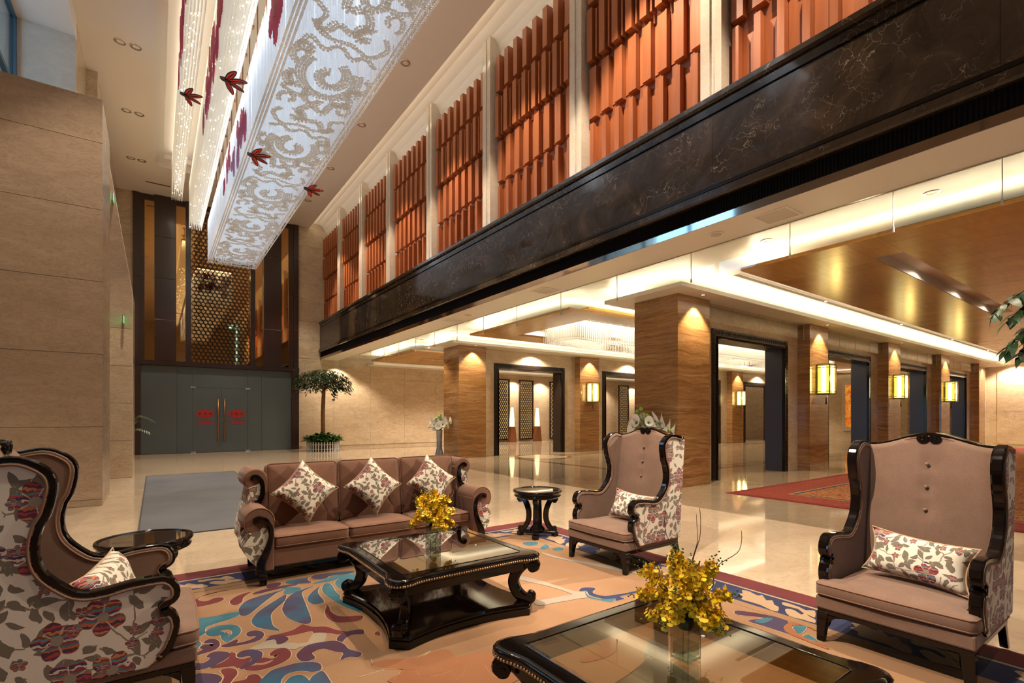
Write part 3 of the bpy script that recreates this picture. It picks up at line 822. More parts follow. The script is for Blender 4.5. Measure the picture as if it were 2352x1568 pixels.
for sd in (1, 2):
    bm = bmesh.new(); bmesh.ops.create_icosphere(bm, subdivisions=sd, radius=1.0)
    bm.verts.ensure_lookup_table(); ICO[sd] = ([tuple(v.co) for v in bm.verts], [tuple(v.index for v in f.verts) for f in bm.faces]); bm.free()
def ball(b, x, y, z, r, sd=1):
    vs, fs = ICO[sd]
    b.add([(x+p[0]*r, y+p[1]*r, z+p[2]*r) for p in vs], fs, 0, True)
def redblob(b, x, shapes, pitch=.045, r=.013):
    # flower drawn on a side curtain: strands hung inside petal outlines (y, z, half widths)
    for (cy, cz, ry, rz) in shapes:
        k = -ry
        while k <= ry:
            h = rz*math.sqrt(max(0, 1-(k/ry)**2))
            if h > .03:
                y = cy+k; z0 = cz-h*random.uniform(.75,1.05); z1 = cz+h*random.uniform(.75,1.0)
                b.add([(x-r,y,z0),(x,y-r,z0),(x,y+r,z0),(x-r,y,z1),(x,y-r,z1),(x,y+r,z1)], [(0,1,4,3),(0,3,5,2),(0,2,1),(3,4,5)])
            k += pitch
def butterfly(parent, x, y, z, s, tilt):
    b = MB()
    def wing(ang, L, Wd, ox):
        c, sn = math.cos(ang), math.sin(ang)
        loc = smooth([(0,0),(.35*L,.42*Wd),(.72*L,.44*Wd),(L,.0*Wd),(.72*L,-.30*Wd),(.4*L,-.38*Wd)], 4)
        p2 = [(ox+x_*c-y_*sn, x_*sn+y_*c) for x_, y_ in loc]
        b.prism(p2, -.01, .01, 'y', 0)
        b.tube([(px, -.004, pz) for px, pz in p2], .010*s/.3, 5, 1, True, True)
        b.tube([(ox,-.012,0),(ox+.8*L*c,-.012,.8*L*sn)], .008*s/.3, 4, 1)
    wing(.50, 1.05*s, .36*s, .0); wing(1.30, .9*s, .38*s, -.05*s); wing(-.22, 1.05*s, .24*s, .0); wing(-.85, 1.0*s, .28*s, -.05*s)
    b.prism(smooth([(-.35*s,.0),(-.1*s,.09*s),(.15*s,.02*s),(-.1*s,-.09*s)],3), -.03, .03, 'y', 1)
    o = b.build('red_butterfly', [M['redglass'], M['blackwire']], parent, (x, y, z)); o.rotation_euler = (PI/2-.25+tilt, 0, .25)
    o['label'] = 'red glass butterfly with black outline clipped to the edge'
Y0, Y1 = 5.0, 22.0
M['uplight'] = emis('added_chandelier_uplight', (1.0,.86,.66), 8.0)
def unit(name, label, x0, x1, zb, zt, mat, panel, pitch, r, yn=Y0, jit=.02):
    t = thing(name, label, 'chandelier', ((x0+x1)/2, (yn+Y1)/2, zb), 0, 'hanging crystal curtains of the lobby chandelier')
    ox, oy, oz = t.location
    nx = max(2, round((x1-x0)/pitch)); ny = round((Y1-yn)/pitch)
    b = rods([x0-ox+(x1-x0)*i/nx for i in range(nx+1)], [yn-oy+(Y1-yn)*k/ny for k in range(ny+1)], 0, zt-zb, r, jit)
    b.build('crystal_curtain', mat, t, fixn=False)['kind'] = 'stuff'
    b = MB(); b.box(x0-ox+.01,x1-ox-.01,yn-oy,Y1-oy,zt-zb,zt-zb+.04); b.build('top_plate', M['brass'], t)
    b = MB(); b.add([(x0-ox+.05,yn-oy+.05,zt-zb-.02),(x1-ox-.05,yn-oy+.05,zt-zb-.02),(x1-ox-.05,Y1-oy-.05,zt-zb-.02),(x0-ox+.05,Y1-oy-.05,zt-zb-.02)],[(0,3,2,1)])
    b.build('lamp_tray', panel, t, fixn=False)
    b = MB(); b.box((x0+x1)/2-ox-.05,(x0+x1)/2-ox+.05,yn-oy+.2,Y1-oy-.2,zt-zb+.045,zt-zb+.055); b.build('added_uplight_strip', M['uplight'], t)  # unseen strip added on the plate to light up the ceiling tray
    b = MB()
    yy = yn+.7
    while yy < Y1:
        b.cyl(((x0+x1)/2-ox, yy-oy, zt-zb+.03), ((x0+x1)/2-ox, yy-oy, 11.12-zb), .012, 6)
        b.cyl(((x0+x1)/2-ox, yy-oy, 11.09-zb), ((x0+x1)/2-ox, yy-oy, 11.12-zb), .09, 12)
        yy += 1.17
    b.build('hanger_rods', M['brass'], t)['kind'] = 'stuff'
    return t, (ox, oy, oz)
# wide unit with the bead scroll underside
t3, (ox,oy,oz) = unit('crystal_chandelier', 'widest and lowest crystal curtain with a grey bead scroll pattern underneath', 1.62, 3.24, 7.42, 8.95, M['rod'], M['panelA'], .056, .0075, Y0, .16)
b = MB(); yy = Y0+.5
while yy < Y1:
    for xx in (1.76,):
        b.cyl((xx+.12-ox, yy-oy, 8.98-oz), (xx+.12-ox, yy-oy, 11.12-oz), .014, 6); b.cyl((xx+.12-ox, yy-oy, 11.09-oz), (xx+.12-ox, yy-oy, 11.12-oz), .1, 12)
    yy += 1.165
b.build('edge_hanger_rods', M['brass'], t3)['kind'] = 'stuff'
def spiral(cx, cy, r0, r1, a0, a1, n=60):
    return [(cx+(r0+(r1-r0)*i/n)*math.cos(a0+(a1-a0)*i/n), cy+(r0+(r1-r0)*i/n)*math.sin(a0+(a1-a0)*i/n)) for i in range(n+1)]
def scroll_cell(y, fl):
    W = 1.62; c = []
    def X(u): return (W-u) if fl else u
    # large cloud head: inner spiral, outer shell, lobes, and a trailing wave
    c.append((spiral(.80,.62,.10,.30,-1.2,4.3),4))
    c.append((spiral(.80,.62,.45,.45,-.6,3.7,50),4))
    for a in (-.4,.5,1.4,2.3,3.2): c.append((spiral(.80+.55*math.cos(a),.62+.55*math.sin(a),.14,.14,a-1.7,a+1.7,22),3))
    c.append((spiral(.34,1.25,.05,.17,0,5.2,36),2))
    c.append((spiral(1.25,1.35,.05,.18,2,7.2,36),2))
    c.append((smooth([(.25,.15),(.45,.05),(.62,.16),(.85,.02),(1.05,.16),(1.3,.05),(1.4,.25)],8,False),2))
    c.append((smooth([(.3,1.05),(.55,1.2),(.62,1.45),(.85,1.35),(1.0,1.55),(.85,1.75),(.6,1.7),(.45,1.9),(.3,1.75)],8,False),3))
    c.append((spiral(1.28,.28,.04,.15,1,6.5,30),2))
    c.append((spiral(.28,.80,.04,.13,2,7.4,30),2))
    c.append((spiral(1.0,1.72,.05,.16,0,5.4,34),3))
    c.append((smooth([(.2,1.5),(.4,1.62),(.35,1.85),(.6,1.95),(.9,1.92),(1.2,2.0),(1.4,1.8),(1.3,1.62)],8,False),2))
    c.append((smooth([(1.4,.8),(1.3,1.0),(1.42,1.12),(1.1,1.2),(1.05,1.0)],8,False),2))
    return [([(X(p),y+q*1.38) for p,q in path],k) for path,k in c]
b = MB(); bc = MB()
def string(path, k, z, pit=.047, r=.0235):
    # resample the path and lay k parallel rows of balls
    acc = 0; out = []
    for i in range(len(path)-1):
        ax, ay = path[i]; bx, by = path[i+1]; L = math.hypot(bx-ax, by-ay)
        while acc < L:
            f = acc/L; out.append((ax+(bx-ax)*f, ay+(by-ay)*f, (bx-ax)/L, (by-ay)/L)); acc += pit
        acc -= L
    for (x, y, tx, ty) in out:
        for q in range(k):
            d = (q-(k-1)/2)*pit
            if .12 < x-ty*d < 1.5: ball(b, 1.62+x-ty*d-ox, y+tx*d-oy, z+random.uniform(-.012,.012)-oz, r, 2 if y < 13 else 1)
y = Y0+.2; i = 0
while y < Y1-2.6:
    for path, k in scroll_cell(y, i % 2 == 1): string(path, k, 7.40)
    y += 2.75; i += 1
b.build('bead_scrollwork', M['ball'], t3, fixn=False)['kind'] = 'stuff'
b = MB(); y = Y0
while y < Y1:
    for x in (.0,.055,.115,1.495,1.555,1.62): ball(b, 1.62+x-ox, y-oy, 7.405-oz, .0215, 2 if y < 11 else 1)
    y += .047
for k in range(34):
    for q in range(3): ball(b, 1.62+k*.049-ox, Y1-q*.06-oy, 7.405-oz, .021, 1)
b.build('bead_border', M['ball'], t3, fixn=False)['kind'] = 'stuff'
b = MB(); rb = random.Random(3)
def peony(cy, cz, s):
    out = []
    for k in range(9):
        a = rb.uniform(0, 6.28); q = rb.uniform(.1, 1.0)
        out.append((cy+math.cos(a)*q*s*1.1, cz+math.sin(a)*q*s*.75, rb.uniform(.18,.34)*s, rb.uniform(.3,.5)*s))
    return out
for (cy, cz, s) in ((9.0,8.5,.8),(12.9,8.15,.75),(15.2,8.4,.5),(14.3,7.95,.45),(16.3,8.1,.35)): redblob(b, 1.606-ox, [(yy-oy, zz-oz, ry, rz) for yy,zz,ry,rz in peony(cy, cz, s)])
b.build('red_peony_strands', M['redrod'], t3, fixn=False)['kind'] = 'stuff'
b = MB()
for k in range(26):   # red peony hung on the far end curtain, facing the mirrors
    cx, cz, rx, rz = rb.uniform(1.75,3.1), rb.uniform(7.75,8.75), rb.uniform(.10,.2), rb.uniform(.1,.22)
    q = -rx
    while q <= rx:
        h = rz*math.sqrt(max(0,1-(q/rx)**2)); x = cx+q-ox; y = Y1+.03-oy; r = .014
        if h > .03: b.add([(x,y+r,cz-h-oz),(x-r,y,cz-h-oz),(x+r,y,cz-h-oz),(x,y+r,cz+h-oz),(x-r,y,cz+h-oz),(x+r,y,cz+h-oz)], [(0,1,4,3),(0,3,5,2),(1,2,5,4)])
        q += .045
b.build('red_peony_strands', M['redrod'], t3, fixn=False)['kind'] = 'stuff'
butterfly(t3, 1.74-ox, 12.2-oy, 7.28-oz, .34, 0); butterfly(t3, 3.14-ox, 13.2-oy, 7.28-oz, .34, .1)
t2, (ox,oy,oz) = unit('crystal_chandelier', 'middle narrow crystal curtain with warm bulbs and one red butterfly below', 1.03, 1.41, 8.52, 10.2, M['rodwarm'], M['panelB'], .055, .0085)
b = MB()
for (cy,cz,s) in ((7.6,9.6,.9),(9.4,9.5,.85),(11.2,9.3,.8),(12.6,9.4,.8),(13.8,9.2,.6),(15,9.1,.4)): redblob(b, 1.012-ox, [(yy-oy, zz-oz, ry, rz) for yy,zz,ry,rz in peony(cy, cz, s)])
b.build('red_peony_strands', M['redrod'], t2, fixn=False)['kind'] = 'stuff'
butterfly(t2, 1.18-ox, 11.6-oy, 8.38-oz, .36, 0)
def bulbs(t, o, xs, z, st, yn=Y0):
    b = MB(); y = yn+.2
    while y < Y1:
        for x in xs: ball(b, x+random.uniform(-.09,.09)-o[0], y+random.uniform(-.12,.12)-o[1], z+random.uniform(-.02,.5)-o[2], .016, 1)
        y += st
    b.build('bulb_rows', M['bulb'], t, fixn=False)['kind'] = 'stuff'
bulbs(t2, (ox,oy,oz), (1.10,1.18,1.26,1.34), 8.60, .22)
t1, (ox,oy,oz) = unit('crystal_chandelier', 'leftmost narrow crystal curtain, highest of the three, with one red butterfly', .50, .80, 9.46, 10.9, M['rodwarm'], M['panelB'], .055, .0085)
b = MB()
for (cy,cz,s) in ((11.0,10.2,.8),(12.4,10.2,.85),(13.6,10.1,.75),(14.8,10.1,.5)): redblob(b, .483-ox, [(yy-oy, zz-oz, ry, rz) for yy,zz,ry,rz in peony(cy, cz, s)])
b.build('red_peony_strands', M['redrod'], t1, fixn=False)['kind'] = 'stuff'
butterfly(t1, .6-ox, 14.4-oy, 9.33-oz, .34, 0)
bulbs(t1, (ox,oy,oz), (.58,.65,.72), 9.54, .2)
# crystal ceiling lights in the passage between the doorway rows
for i, x0 in enumerate((9.85, 16.0, 22.1)):
    x1 = x0+4.4; y0, y1 = 10.45, 12.05
    t = thing('crystal_ceiling_light', '%s glowing tiered crystal ceiling light from the hall, between the two doorway rows' % ORD[i], 'ceiling light', ((x0+x1)/2, (y0+y1)/2, 3.72), 0, 'tiered crystal ceiling lights')
    b = MB(); lx = (x1-x0)/2; ly = (y1-y0)/2
    nx = 56; ny = 22; bb = MB()
    for a in range(nx+1):
        for c in range(ny+1):
            edge = min(a, nx-a, c, ny-c)
            x = -lx+2*lx*a/nx; y = -ly+2*ly*c/ny
            z = .05+.10*math.sin(x*2.6)*math.cos(y*2.1)+(.04 if edge > 0 else .10)
            if edge in (0,1,3,5) or (a+c) % 3 == 0:
                r = .011
                b.add([(x+r,y,z),(x-r*.5,y+r*.87,z),(x-r*.5,y-r*.87,z),(x+r,y,.62),(x-r*.5,y+r*.87,.62),(x-r*.5,y-r*.87,.62)], [(0,1,4,3),(1,2,5,4),(2,0,3,5),(0,2,1)])
                ball(bb, x, y, z-.012, .021, 1)
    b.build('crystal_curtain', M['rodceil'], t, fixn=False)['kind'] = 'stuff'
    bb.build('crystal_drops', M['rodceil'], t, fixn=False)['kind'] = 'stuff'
    b = MB(); b.add([(-lx,-ly,.60),(lx,-ly,.60),(lx,ly,.60),(-lx,ly,.60)],[(0,3,2,1)]); b.build('lamp_tray', M['panelC'], t, fixn=False)
    b = MB(); b.box(-lx,lx,-ly,ly,.61,.66); b.build('top_plate', M['steel'], t)

# ------------------------------------------------------------------ LAMPS
def spot(parent, loc, power, angle, blend, col=WARM, rad=.05, aim=None):
    l = bpy.data.lights.new('lamp', 'SPOT'); l.energy = power; l.spot_size = math.radians(angle); l.spot_blend = blend; l.color = col; l.shadow_soft_size = rad
    o = bpy.data.objects.new('lamp', l); C.objects.link(o); o.parent = parent; o.location = loc
    if aim: o.rotation_euler = Vector(aim).to_track_quat('-Z','Y').to_euler()
    return o
ringm = MB(); ringm.lathe([(.052,.0),(.075,-.004),(.088,0.0),(.09,.012)],0,0,20,0,True,False); RING = ringm.mesh('trim_ring', M['steel'])
cupm = MB(); cupm.lathe([(.074,.0),(.06,.035)],0,0,16,0,True,False); CUP = cupm.mesh('reflector_cup', M['lampoff'])
lens = MB(); lens.lathe([(.055,.028),(.0551,.029)],0,0,14,0,False); LENS = lens.mesh('lens', M['lampdisc']); LENSOFF = lens.mesh('lens', M['lampoff'])
def downlight(label, x, y, z, s=1.0, on=True, group=None):
    t = thing('downlight', label, 'downlight', (x, y, z-.006), 0, group); t.scale = (s, s, s)
    link('trim_ring', RING, t); link('reflector_cup', CUP, t, (0,0,-.002)); link('lens', LENS if on else LENSOFF, t, (0,0,-.022))
    return t
ys = [-1.37+3.39*k for k in range(8)]
for k, y in enumerate(ys):
    far = ORD[7-k]
    for x, side in ((-.70,'outer'),(-.385,'inner')):
        t = downlight('%s downlight of the %s pair from the far wall, left strip of high ceiling' % (side, far), x, y, HC, 1.5, False, 'paired downlights along the left ceiling strip')
        if side == 'inner': spot(t, (0,0,-.05), HALL_SPOT*(.8 if k == 1 else .55 if k > 2 else .2), 74, .35, WARM, .045)
    t = downlight('%s single downlight from the far wall on the right ceiling strip' % far, 5.31, y, HC, 1.5, False, 'single downlights along the right ceiling strip')
    spot(t, (0,0,-.05), HALL_SPOT*(1.1 if k in (1,2) else .55 if k > 2 else .2), 74, .35, WARM, .045)
lows = [2.05,4.15,14.63,16.91,20.0,23.15]
for k, y in enumerate(lows):
    t = downlight('%s downlight from the far wall, low ceiling beside the glass baffle' % ORD[len(lows)-1-k], 8.46, y*1.052, 4.55, 1.2, False, 'low ceiling downlights beside the glass baffle')
    if k == 0: spot(t, (0,0,-.05), 2200, 46, .5, WARM, .04, (-6.5,3.1,-3.6))   # adjustable lamp turned to the sofa
    else: spot(t, (0,0,-.05), LOW_SPOT, 100, .6)
for rowi, (yy, nm) in enumerate(((6.50,'near'),(16.08,'far'))):
    for k, x in enumerate(COLS):
        t = downlight('downlight washing the front of the %s travertine pillar of the %s row' % (ORD[k], nm), x+.6, yy-.02, 4.24, .9, True, 'downlights washing the travertine pillars')
        spot(t, (0,0,-.05), LOW_SPOT*1.1, 95, .4, (1,.78,.48), .03)
for k, x in enumerate((11.9,14.6,17.0)):
    t = downlight('%s bright small lamp in the white slot of the veneer raft' % ORD[k], x, 3.0, 4.41, .8, True, 'lamps in the white raft slot')
    spot(t, (0,0,-.03), 70, 168, .6)
for k, x in enumerate((10.6,12.6,14.6,16.4)):
    t = downlight('%s lamp from the hall in the metal slot of the far veneer raft' % ORD[k], x, 21.2, 4.22, .8, True, 'lamps in the metal raft slot')
    spot(t, (0,0,-.05), 520, 140, .6)
for k, x in enumerate((18.4,20.6,23.2,26.0,29.6)):
    t = downlight('%s downlight from the entrance in the soffit before the lattice screens' % ORD[k], x, 25.0, 4.2, .9, True, 'downlights before the lattice screens')
    spot(t, (0,0,-.05), 380, 120, .5)
for k, x in enumerate((12.9,18.9,25.0,31.0)):  # downlights added to brighten the far doorway wall
    t = downlight('added downlight over the %s doorway from the hall in the far row' % ORD[k], x, 16.2, 4.24, .9, True, 'added downlights over the far doorways')
    spot(t, (0,-.0,-.05), 420, 150, .6, (1,.82,.58))
for k, x in enumerate((7.4,9.4)):
    t = downlight('%s wall washing downlight above the far marble wall by the potted tree' % ORD[k], x, 25.05, (4.385,4.55)[k], .9, True, 'wall washing downlights by the potted tree')
    spot(t, (0,0,-.05), 420, 115, .5)
for k, y in enumerate((-2.0,.6,3.2,5.8)):  # row of lamps added to make the end wall brighter
    t = downlight('%s added wall washing downlight from the viewer above the end wall' % ORD[k], 36.2, y, 4.55, .9, True, 'added wall washing downlights above the end wall')
    spot(t, (0,0,-.05), 650, 125, .5)
for x in (7.3, 9.5, 11.6, 13.6, 15.6):
    pass
t = thing('added_spotlight', 'added unseen spotlight on a black drop rod above the coffee tables, turned to the armchairs', 'spotlight', (1.3, 2.35, 4.0))  # spotlight added out of view to cast the armchair shadows
b = MB(); b.cyl((0,0,.12),(0,0,7.11),.012,8); b.lathe([(.07,7.06),(.07,7.11)],0,0,16); b.build('drop_rod', M['lacquer'], t)
b = MB(); b.cyl((-.12,0,.10),(.10,0,-.04),.07,18); b.cyl((.10,0,-.04),(.115,0,-.05),.078,18); b.build('lamp_can', M['lacquer'], t)
b = MB(); b.cyl((.112,0,-.048),(.118,0,-.052),.06,16); b.build('lens', M['lampdisc'], t)
spot(t, (.14,0,-.06), 1050, 82, .4, WARM, .035, (2.9,.08,-2.9))
# warm uplight behind the balcony rail grazing the timber relief
b = MB(); b.box(6.75,6.765,1.0,25.6,5.9,5.915); o = b.build('rail_led_strip', emis('rail_led', (1.0,.62,.30), 16.0), bf)
# air grilles, speakers and slot diffusers in the low ceiling
for k, (y, wd) in enumerate(((3.53,.42),(8.64,.42),(12.89,.42))):
    t = thing('air_grille', 'square white air grille in the low ceiling, %s from the viewer' % ORD[k], 'grille', (7.11, y, 4.385), 0, 'air grilles in the low ceiling')
    b = MB(); h = .24
    for (a,c,d,e) in ((-h,h,-h,-h+.03),(-h,h,h-.03,h),(-h,-h+.03,-h+.03,h-.03),(h-.03,h,-h+.03,h-.03)): b.box(a,c,d,e,-.012,0)
    b.build('frame', M['white'], t)
    b = MB(); b.box(-h+.03,h-.03,-h+.03,h-.03,-.004,0); b.build('diffuser_plate', plain('grille_plate',(.62,.58,.52),.5), t)
for k, y in enumerate((4.44, 11.95)):
    t = thing('ceiling_speaker', 'round flat ceiling speaker in the low ceiling, %s from the viewer' % ORD[k], 'speaker', (7.07, y, 4.385), 0, 'round speakers in the low ceiling')
    b = MB(); b.lathe([(.11,0),(.115,-.006),(.105,-.012),(.09,-.012)],0,0,24); b.build('rim', M['white'], t)
    b = MB(); b.lathe([(.088,-.0125),(.0881,-.015)],0,0,20); b.build('mesh_cover', plain('speaker_mesh',(.52,.47,.42),.6), t)
t = thing('slot_diffuser', 'long narrow white slot diffuser between veneer raft and dropped soffit', 'diffuser', (9.95, 5.78, 4.55))
b = MB(); b.box(0,24,-.075,-.055,-.012,0); b.box(0,24,.055,.075,-.012,0); b.build('rail', M['white'], t)
b = MB(); b.box(.02,24,-.055,.055,-.004,-.001); b.build('dark_slot', plain('slot_shadow',(.20,.15,.10),.6), t)
b = MB()
for x in (4.2,9.7,15.2,20.6): b.lathe([(.03,-.012),(.031,-.006)],x,0,8)
b.build('spot_lens', M['bulb'], t)
# glass smoke baffles
gb = thing('smoke_baffle', 'row of clear hanging glass smoke baffle panes along the balcony edge', 'glass baffle', (7.53, 0, 3.88))
yy = -7.9
seams = [-7.9,-6.4,-4.9,-3.4,-1.9,-.4,1.31,2.3,3.55,5.2,6.9,8.6,10.3,11.9,13.4,14.9,16.4,17.9,19.4,20.9,22.4,23.9,25.6]
for a, c in zip(seams, seams[1:]): piece('glass_pane', M['baffle'], gb, -.006, .006, a+.006, c-.006, 0, .53)
b = MB(); b.box(-.012,.012,-7.9,25.6,.50,.515); b.build('top_channel', M['steel'], gb)
b = MB()
for a in seams: b.box(-.014,.014,a-.009,a+.009,-.01,.05); b.box(-.007,.007,a-.004,a+.004,0,.5)
b.build('edge_clips', plain('frosted_edge',(.66,.66,.56),.4), gb)
gb2 = thing('smoke_baffle', 'clear glass smoke baffle panes above the near row of doorways', 'glass baffle', (0, 6.86, 3.80))
for i in range(4):
    xa, xb = COLS[i]+1.21, COLS[i+1]-.01
    m = 4
    for k in range(m): piece('glass_pane', M['baffle'], gb2, xa+(xb-xa)*k/m+.004, xa+(xb-xa)*(k+1)/m-.004, -.006, .006, 0, .44)
    for k in range(m+1): piece('edge_strip', M['steel'], gb2, xa+(xb-xa)*k/m-.004, xa+(xb-xa)*k/m+.004, -.0075,.0075,0,.44)
# wall lanterns
M['lantern'] = emis('lantern_silk_panel', (1.0,.66,.07), 1.7)
M['lanterncore'] = emis('lantern_tube', (1.0,.88,.40), 6.0)
M['lframe'] = plain('bronze_lantern_frame', (.09,.05,.02), .35, metal=.6)
def lantern(label, x, y, z, s=1.0, group='yellow wall lanterns on the travertine pillars'):
    t = thing('wall_lantern', label, 'lantern', (x, y, z), 0, group)
    w2 = .22; d = .36; h = .86
    b = MB(); b.box(-w2+.02,w2-.02,-d+.02,-.04,.03,h-.03); b.build('silk_shade', M['lantern'], t)
    b = MB(); b.box(-.10,.10,-d+.008,-d+.02,.05,h-.05); b.box(-w2+.008,-w2+.02,-d*.72,-d*.35,.05,h-.05); b.build('lit_tube_panel', M['lanterncore'], t)
    b = MB()
    for (a, c) in ((-w2,-d),(w2,-d),(-w2,-.02),(w2,-.02)): b.box(a-.011,a+.011,c-.011,c+.011,0,h)
    for zz in (0,.07,h-.1,h-.03):
        b.box(-w2,w2,-d-.006,-d+.008,zz,zz+.018); b.box(-w2-.006,-w2+.008,-d,-.02,zz,zz+.018); b.box(w2-.008,w2+.006,-d,-.02,zz,zz+.018)
    for xx in (-.105,.105): b.box(xx-.005,xx+.005,-d-.004,-d+.006,0,h)
    b.box(-w2,w2,-d,-.02,-.012,0); b.box(-w2,w2,-d,-.02,h,h+.012)
    b.build('lantern_frame', M['lframe'], t)
    b = MB(); b.box(-.08,.08,-.04,0,.2,.65); b.build('back_plate', M['lframe'], t)
    b = MB(); b.cyl((0,-d*.5,-.012),(0,-d*.5,-.1),.004,5); b.lathe([(.004,-.09),(.012,-.1),(.010,-.12),(.022,-.27),(.024,-.30)],0,-d*.5,8); b.build('tassel', M['darkframe'], t)
    l = bpy.data.lights.new('lamp','POINT'); l.energy = 26; l.color = (1,.66,.18); l.shadow_soft_size = .08
    o = bpy.data.objects.new('lamp', l); C.objects.link(o); o.parent = t; o.location = (0,-d-.10,.45)
for i in (1,2,3): lantern('yellow wall lantern on the %s pillar of the near row from the hall' % ORD[i], COLS[i]+.62, 6.70, 2.22)
for i in (1,2,3): lantern('yellow wall lantern on the %s pillar of the far row from the hall' % ORD[i], COLS[i]+.62, 16.28, 2.22)
# floor lamps by the lattice screens
for k, (x, y) in enumerate(((19.93,25.05),(18.05,25.2))):
    t = thing('floor_lamp', ('tall white cone floor lamp in front of the wider lattice screen' if k == 0 else 'white cone floor lamp half hidden at the edge of the doorway screen'), 'lamp', (x, y, 0), 0, 'cone floor lamps at the back wall')
    b = MB(); b.prism([(-.26,0),(.26,0),(.15,.95),(-.15,.95)],-.16,.16,'y'); b.build('base', wood('lamp_base_wood',(.16,.055,.02),(.22,.08,.03),.4), t, bevel=.01)
    b = MB(); b.lathe([(.16,.95),(.14,1.5),(.08,2.15)],0,0,20); b.build('shade', emis('lamp_shade_glow',(1,.80,.36),2.4), t)
    b = MB(); b.lathe([(.165,.94),(.165,.96)],0,0,20); b.lathe([(.084,2.14),(.084,2.16)],0,0,16); b.build('shade_ring', M['lframe'], t)
# exit sign on the fin wall
for k, (x,y,z) in enumerate(((-.66,15.9,3.9),(-.86,15.9,6.9))):
    t = thing('exit_lamp', ('small green exit lamp on the fin wall' if k == 0 else 'upper green exit lamp high on the fin wall'), 'exit sign', (x,y,z))
    b = MB(); b.box(-.02,.02,-.16,.16,0,.22); b.build('housing', M['steel'], t, bevel=.005)
    b = MB(); b.box(-.024,.024,-.14,.14,.03,.19); b.build('green_panel', emis('exit_green',(.05,1.0,.25),1.6), t)
# ------------------------------------------------------------------ RUGS AND MATS
rug = thing('area_rug', 'large tufted rug with blue and maroon scrolls and a maroon border under the seating', 'rug', (0,0,0))
RX1, RY1, RX0, RY0 = 4.57, 5.85, -2.2, -3.0
def flat(name, mat, parent, x0, x1, y0, y1, z0, z1):
    b = MB(); b.box(x0,x1,y0,y1,z0,z1); return b.build(name, mat, parent)
flat('rug_field', M['rugbase'], rug, RX0, 3.88, RY0, 5.16, 0, .014)
def band(name, mat, a, c, h):
    flat(name, mat, rug, RX1-c, RX1-a, RY0, RY1-a, 0, h); flat(name, mat, rug, RX0, RX1-c, RY1-c, RY1-a, 0, h)
band('maroon_border', M['rugM'], 0, .235, .015)
band('navy_line', M['rugK'], .235, .255, .0145)
band('sand_line', M['rugS'], .255, .285, .0155)
band('navy_border', M['rugK'], .285, .60, .0145)
band('tan_border', M['rugbase'], .60, .69, .016)
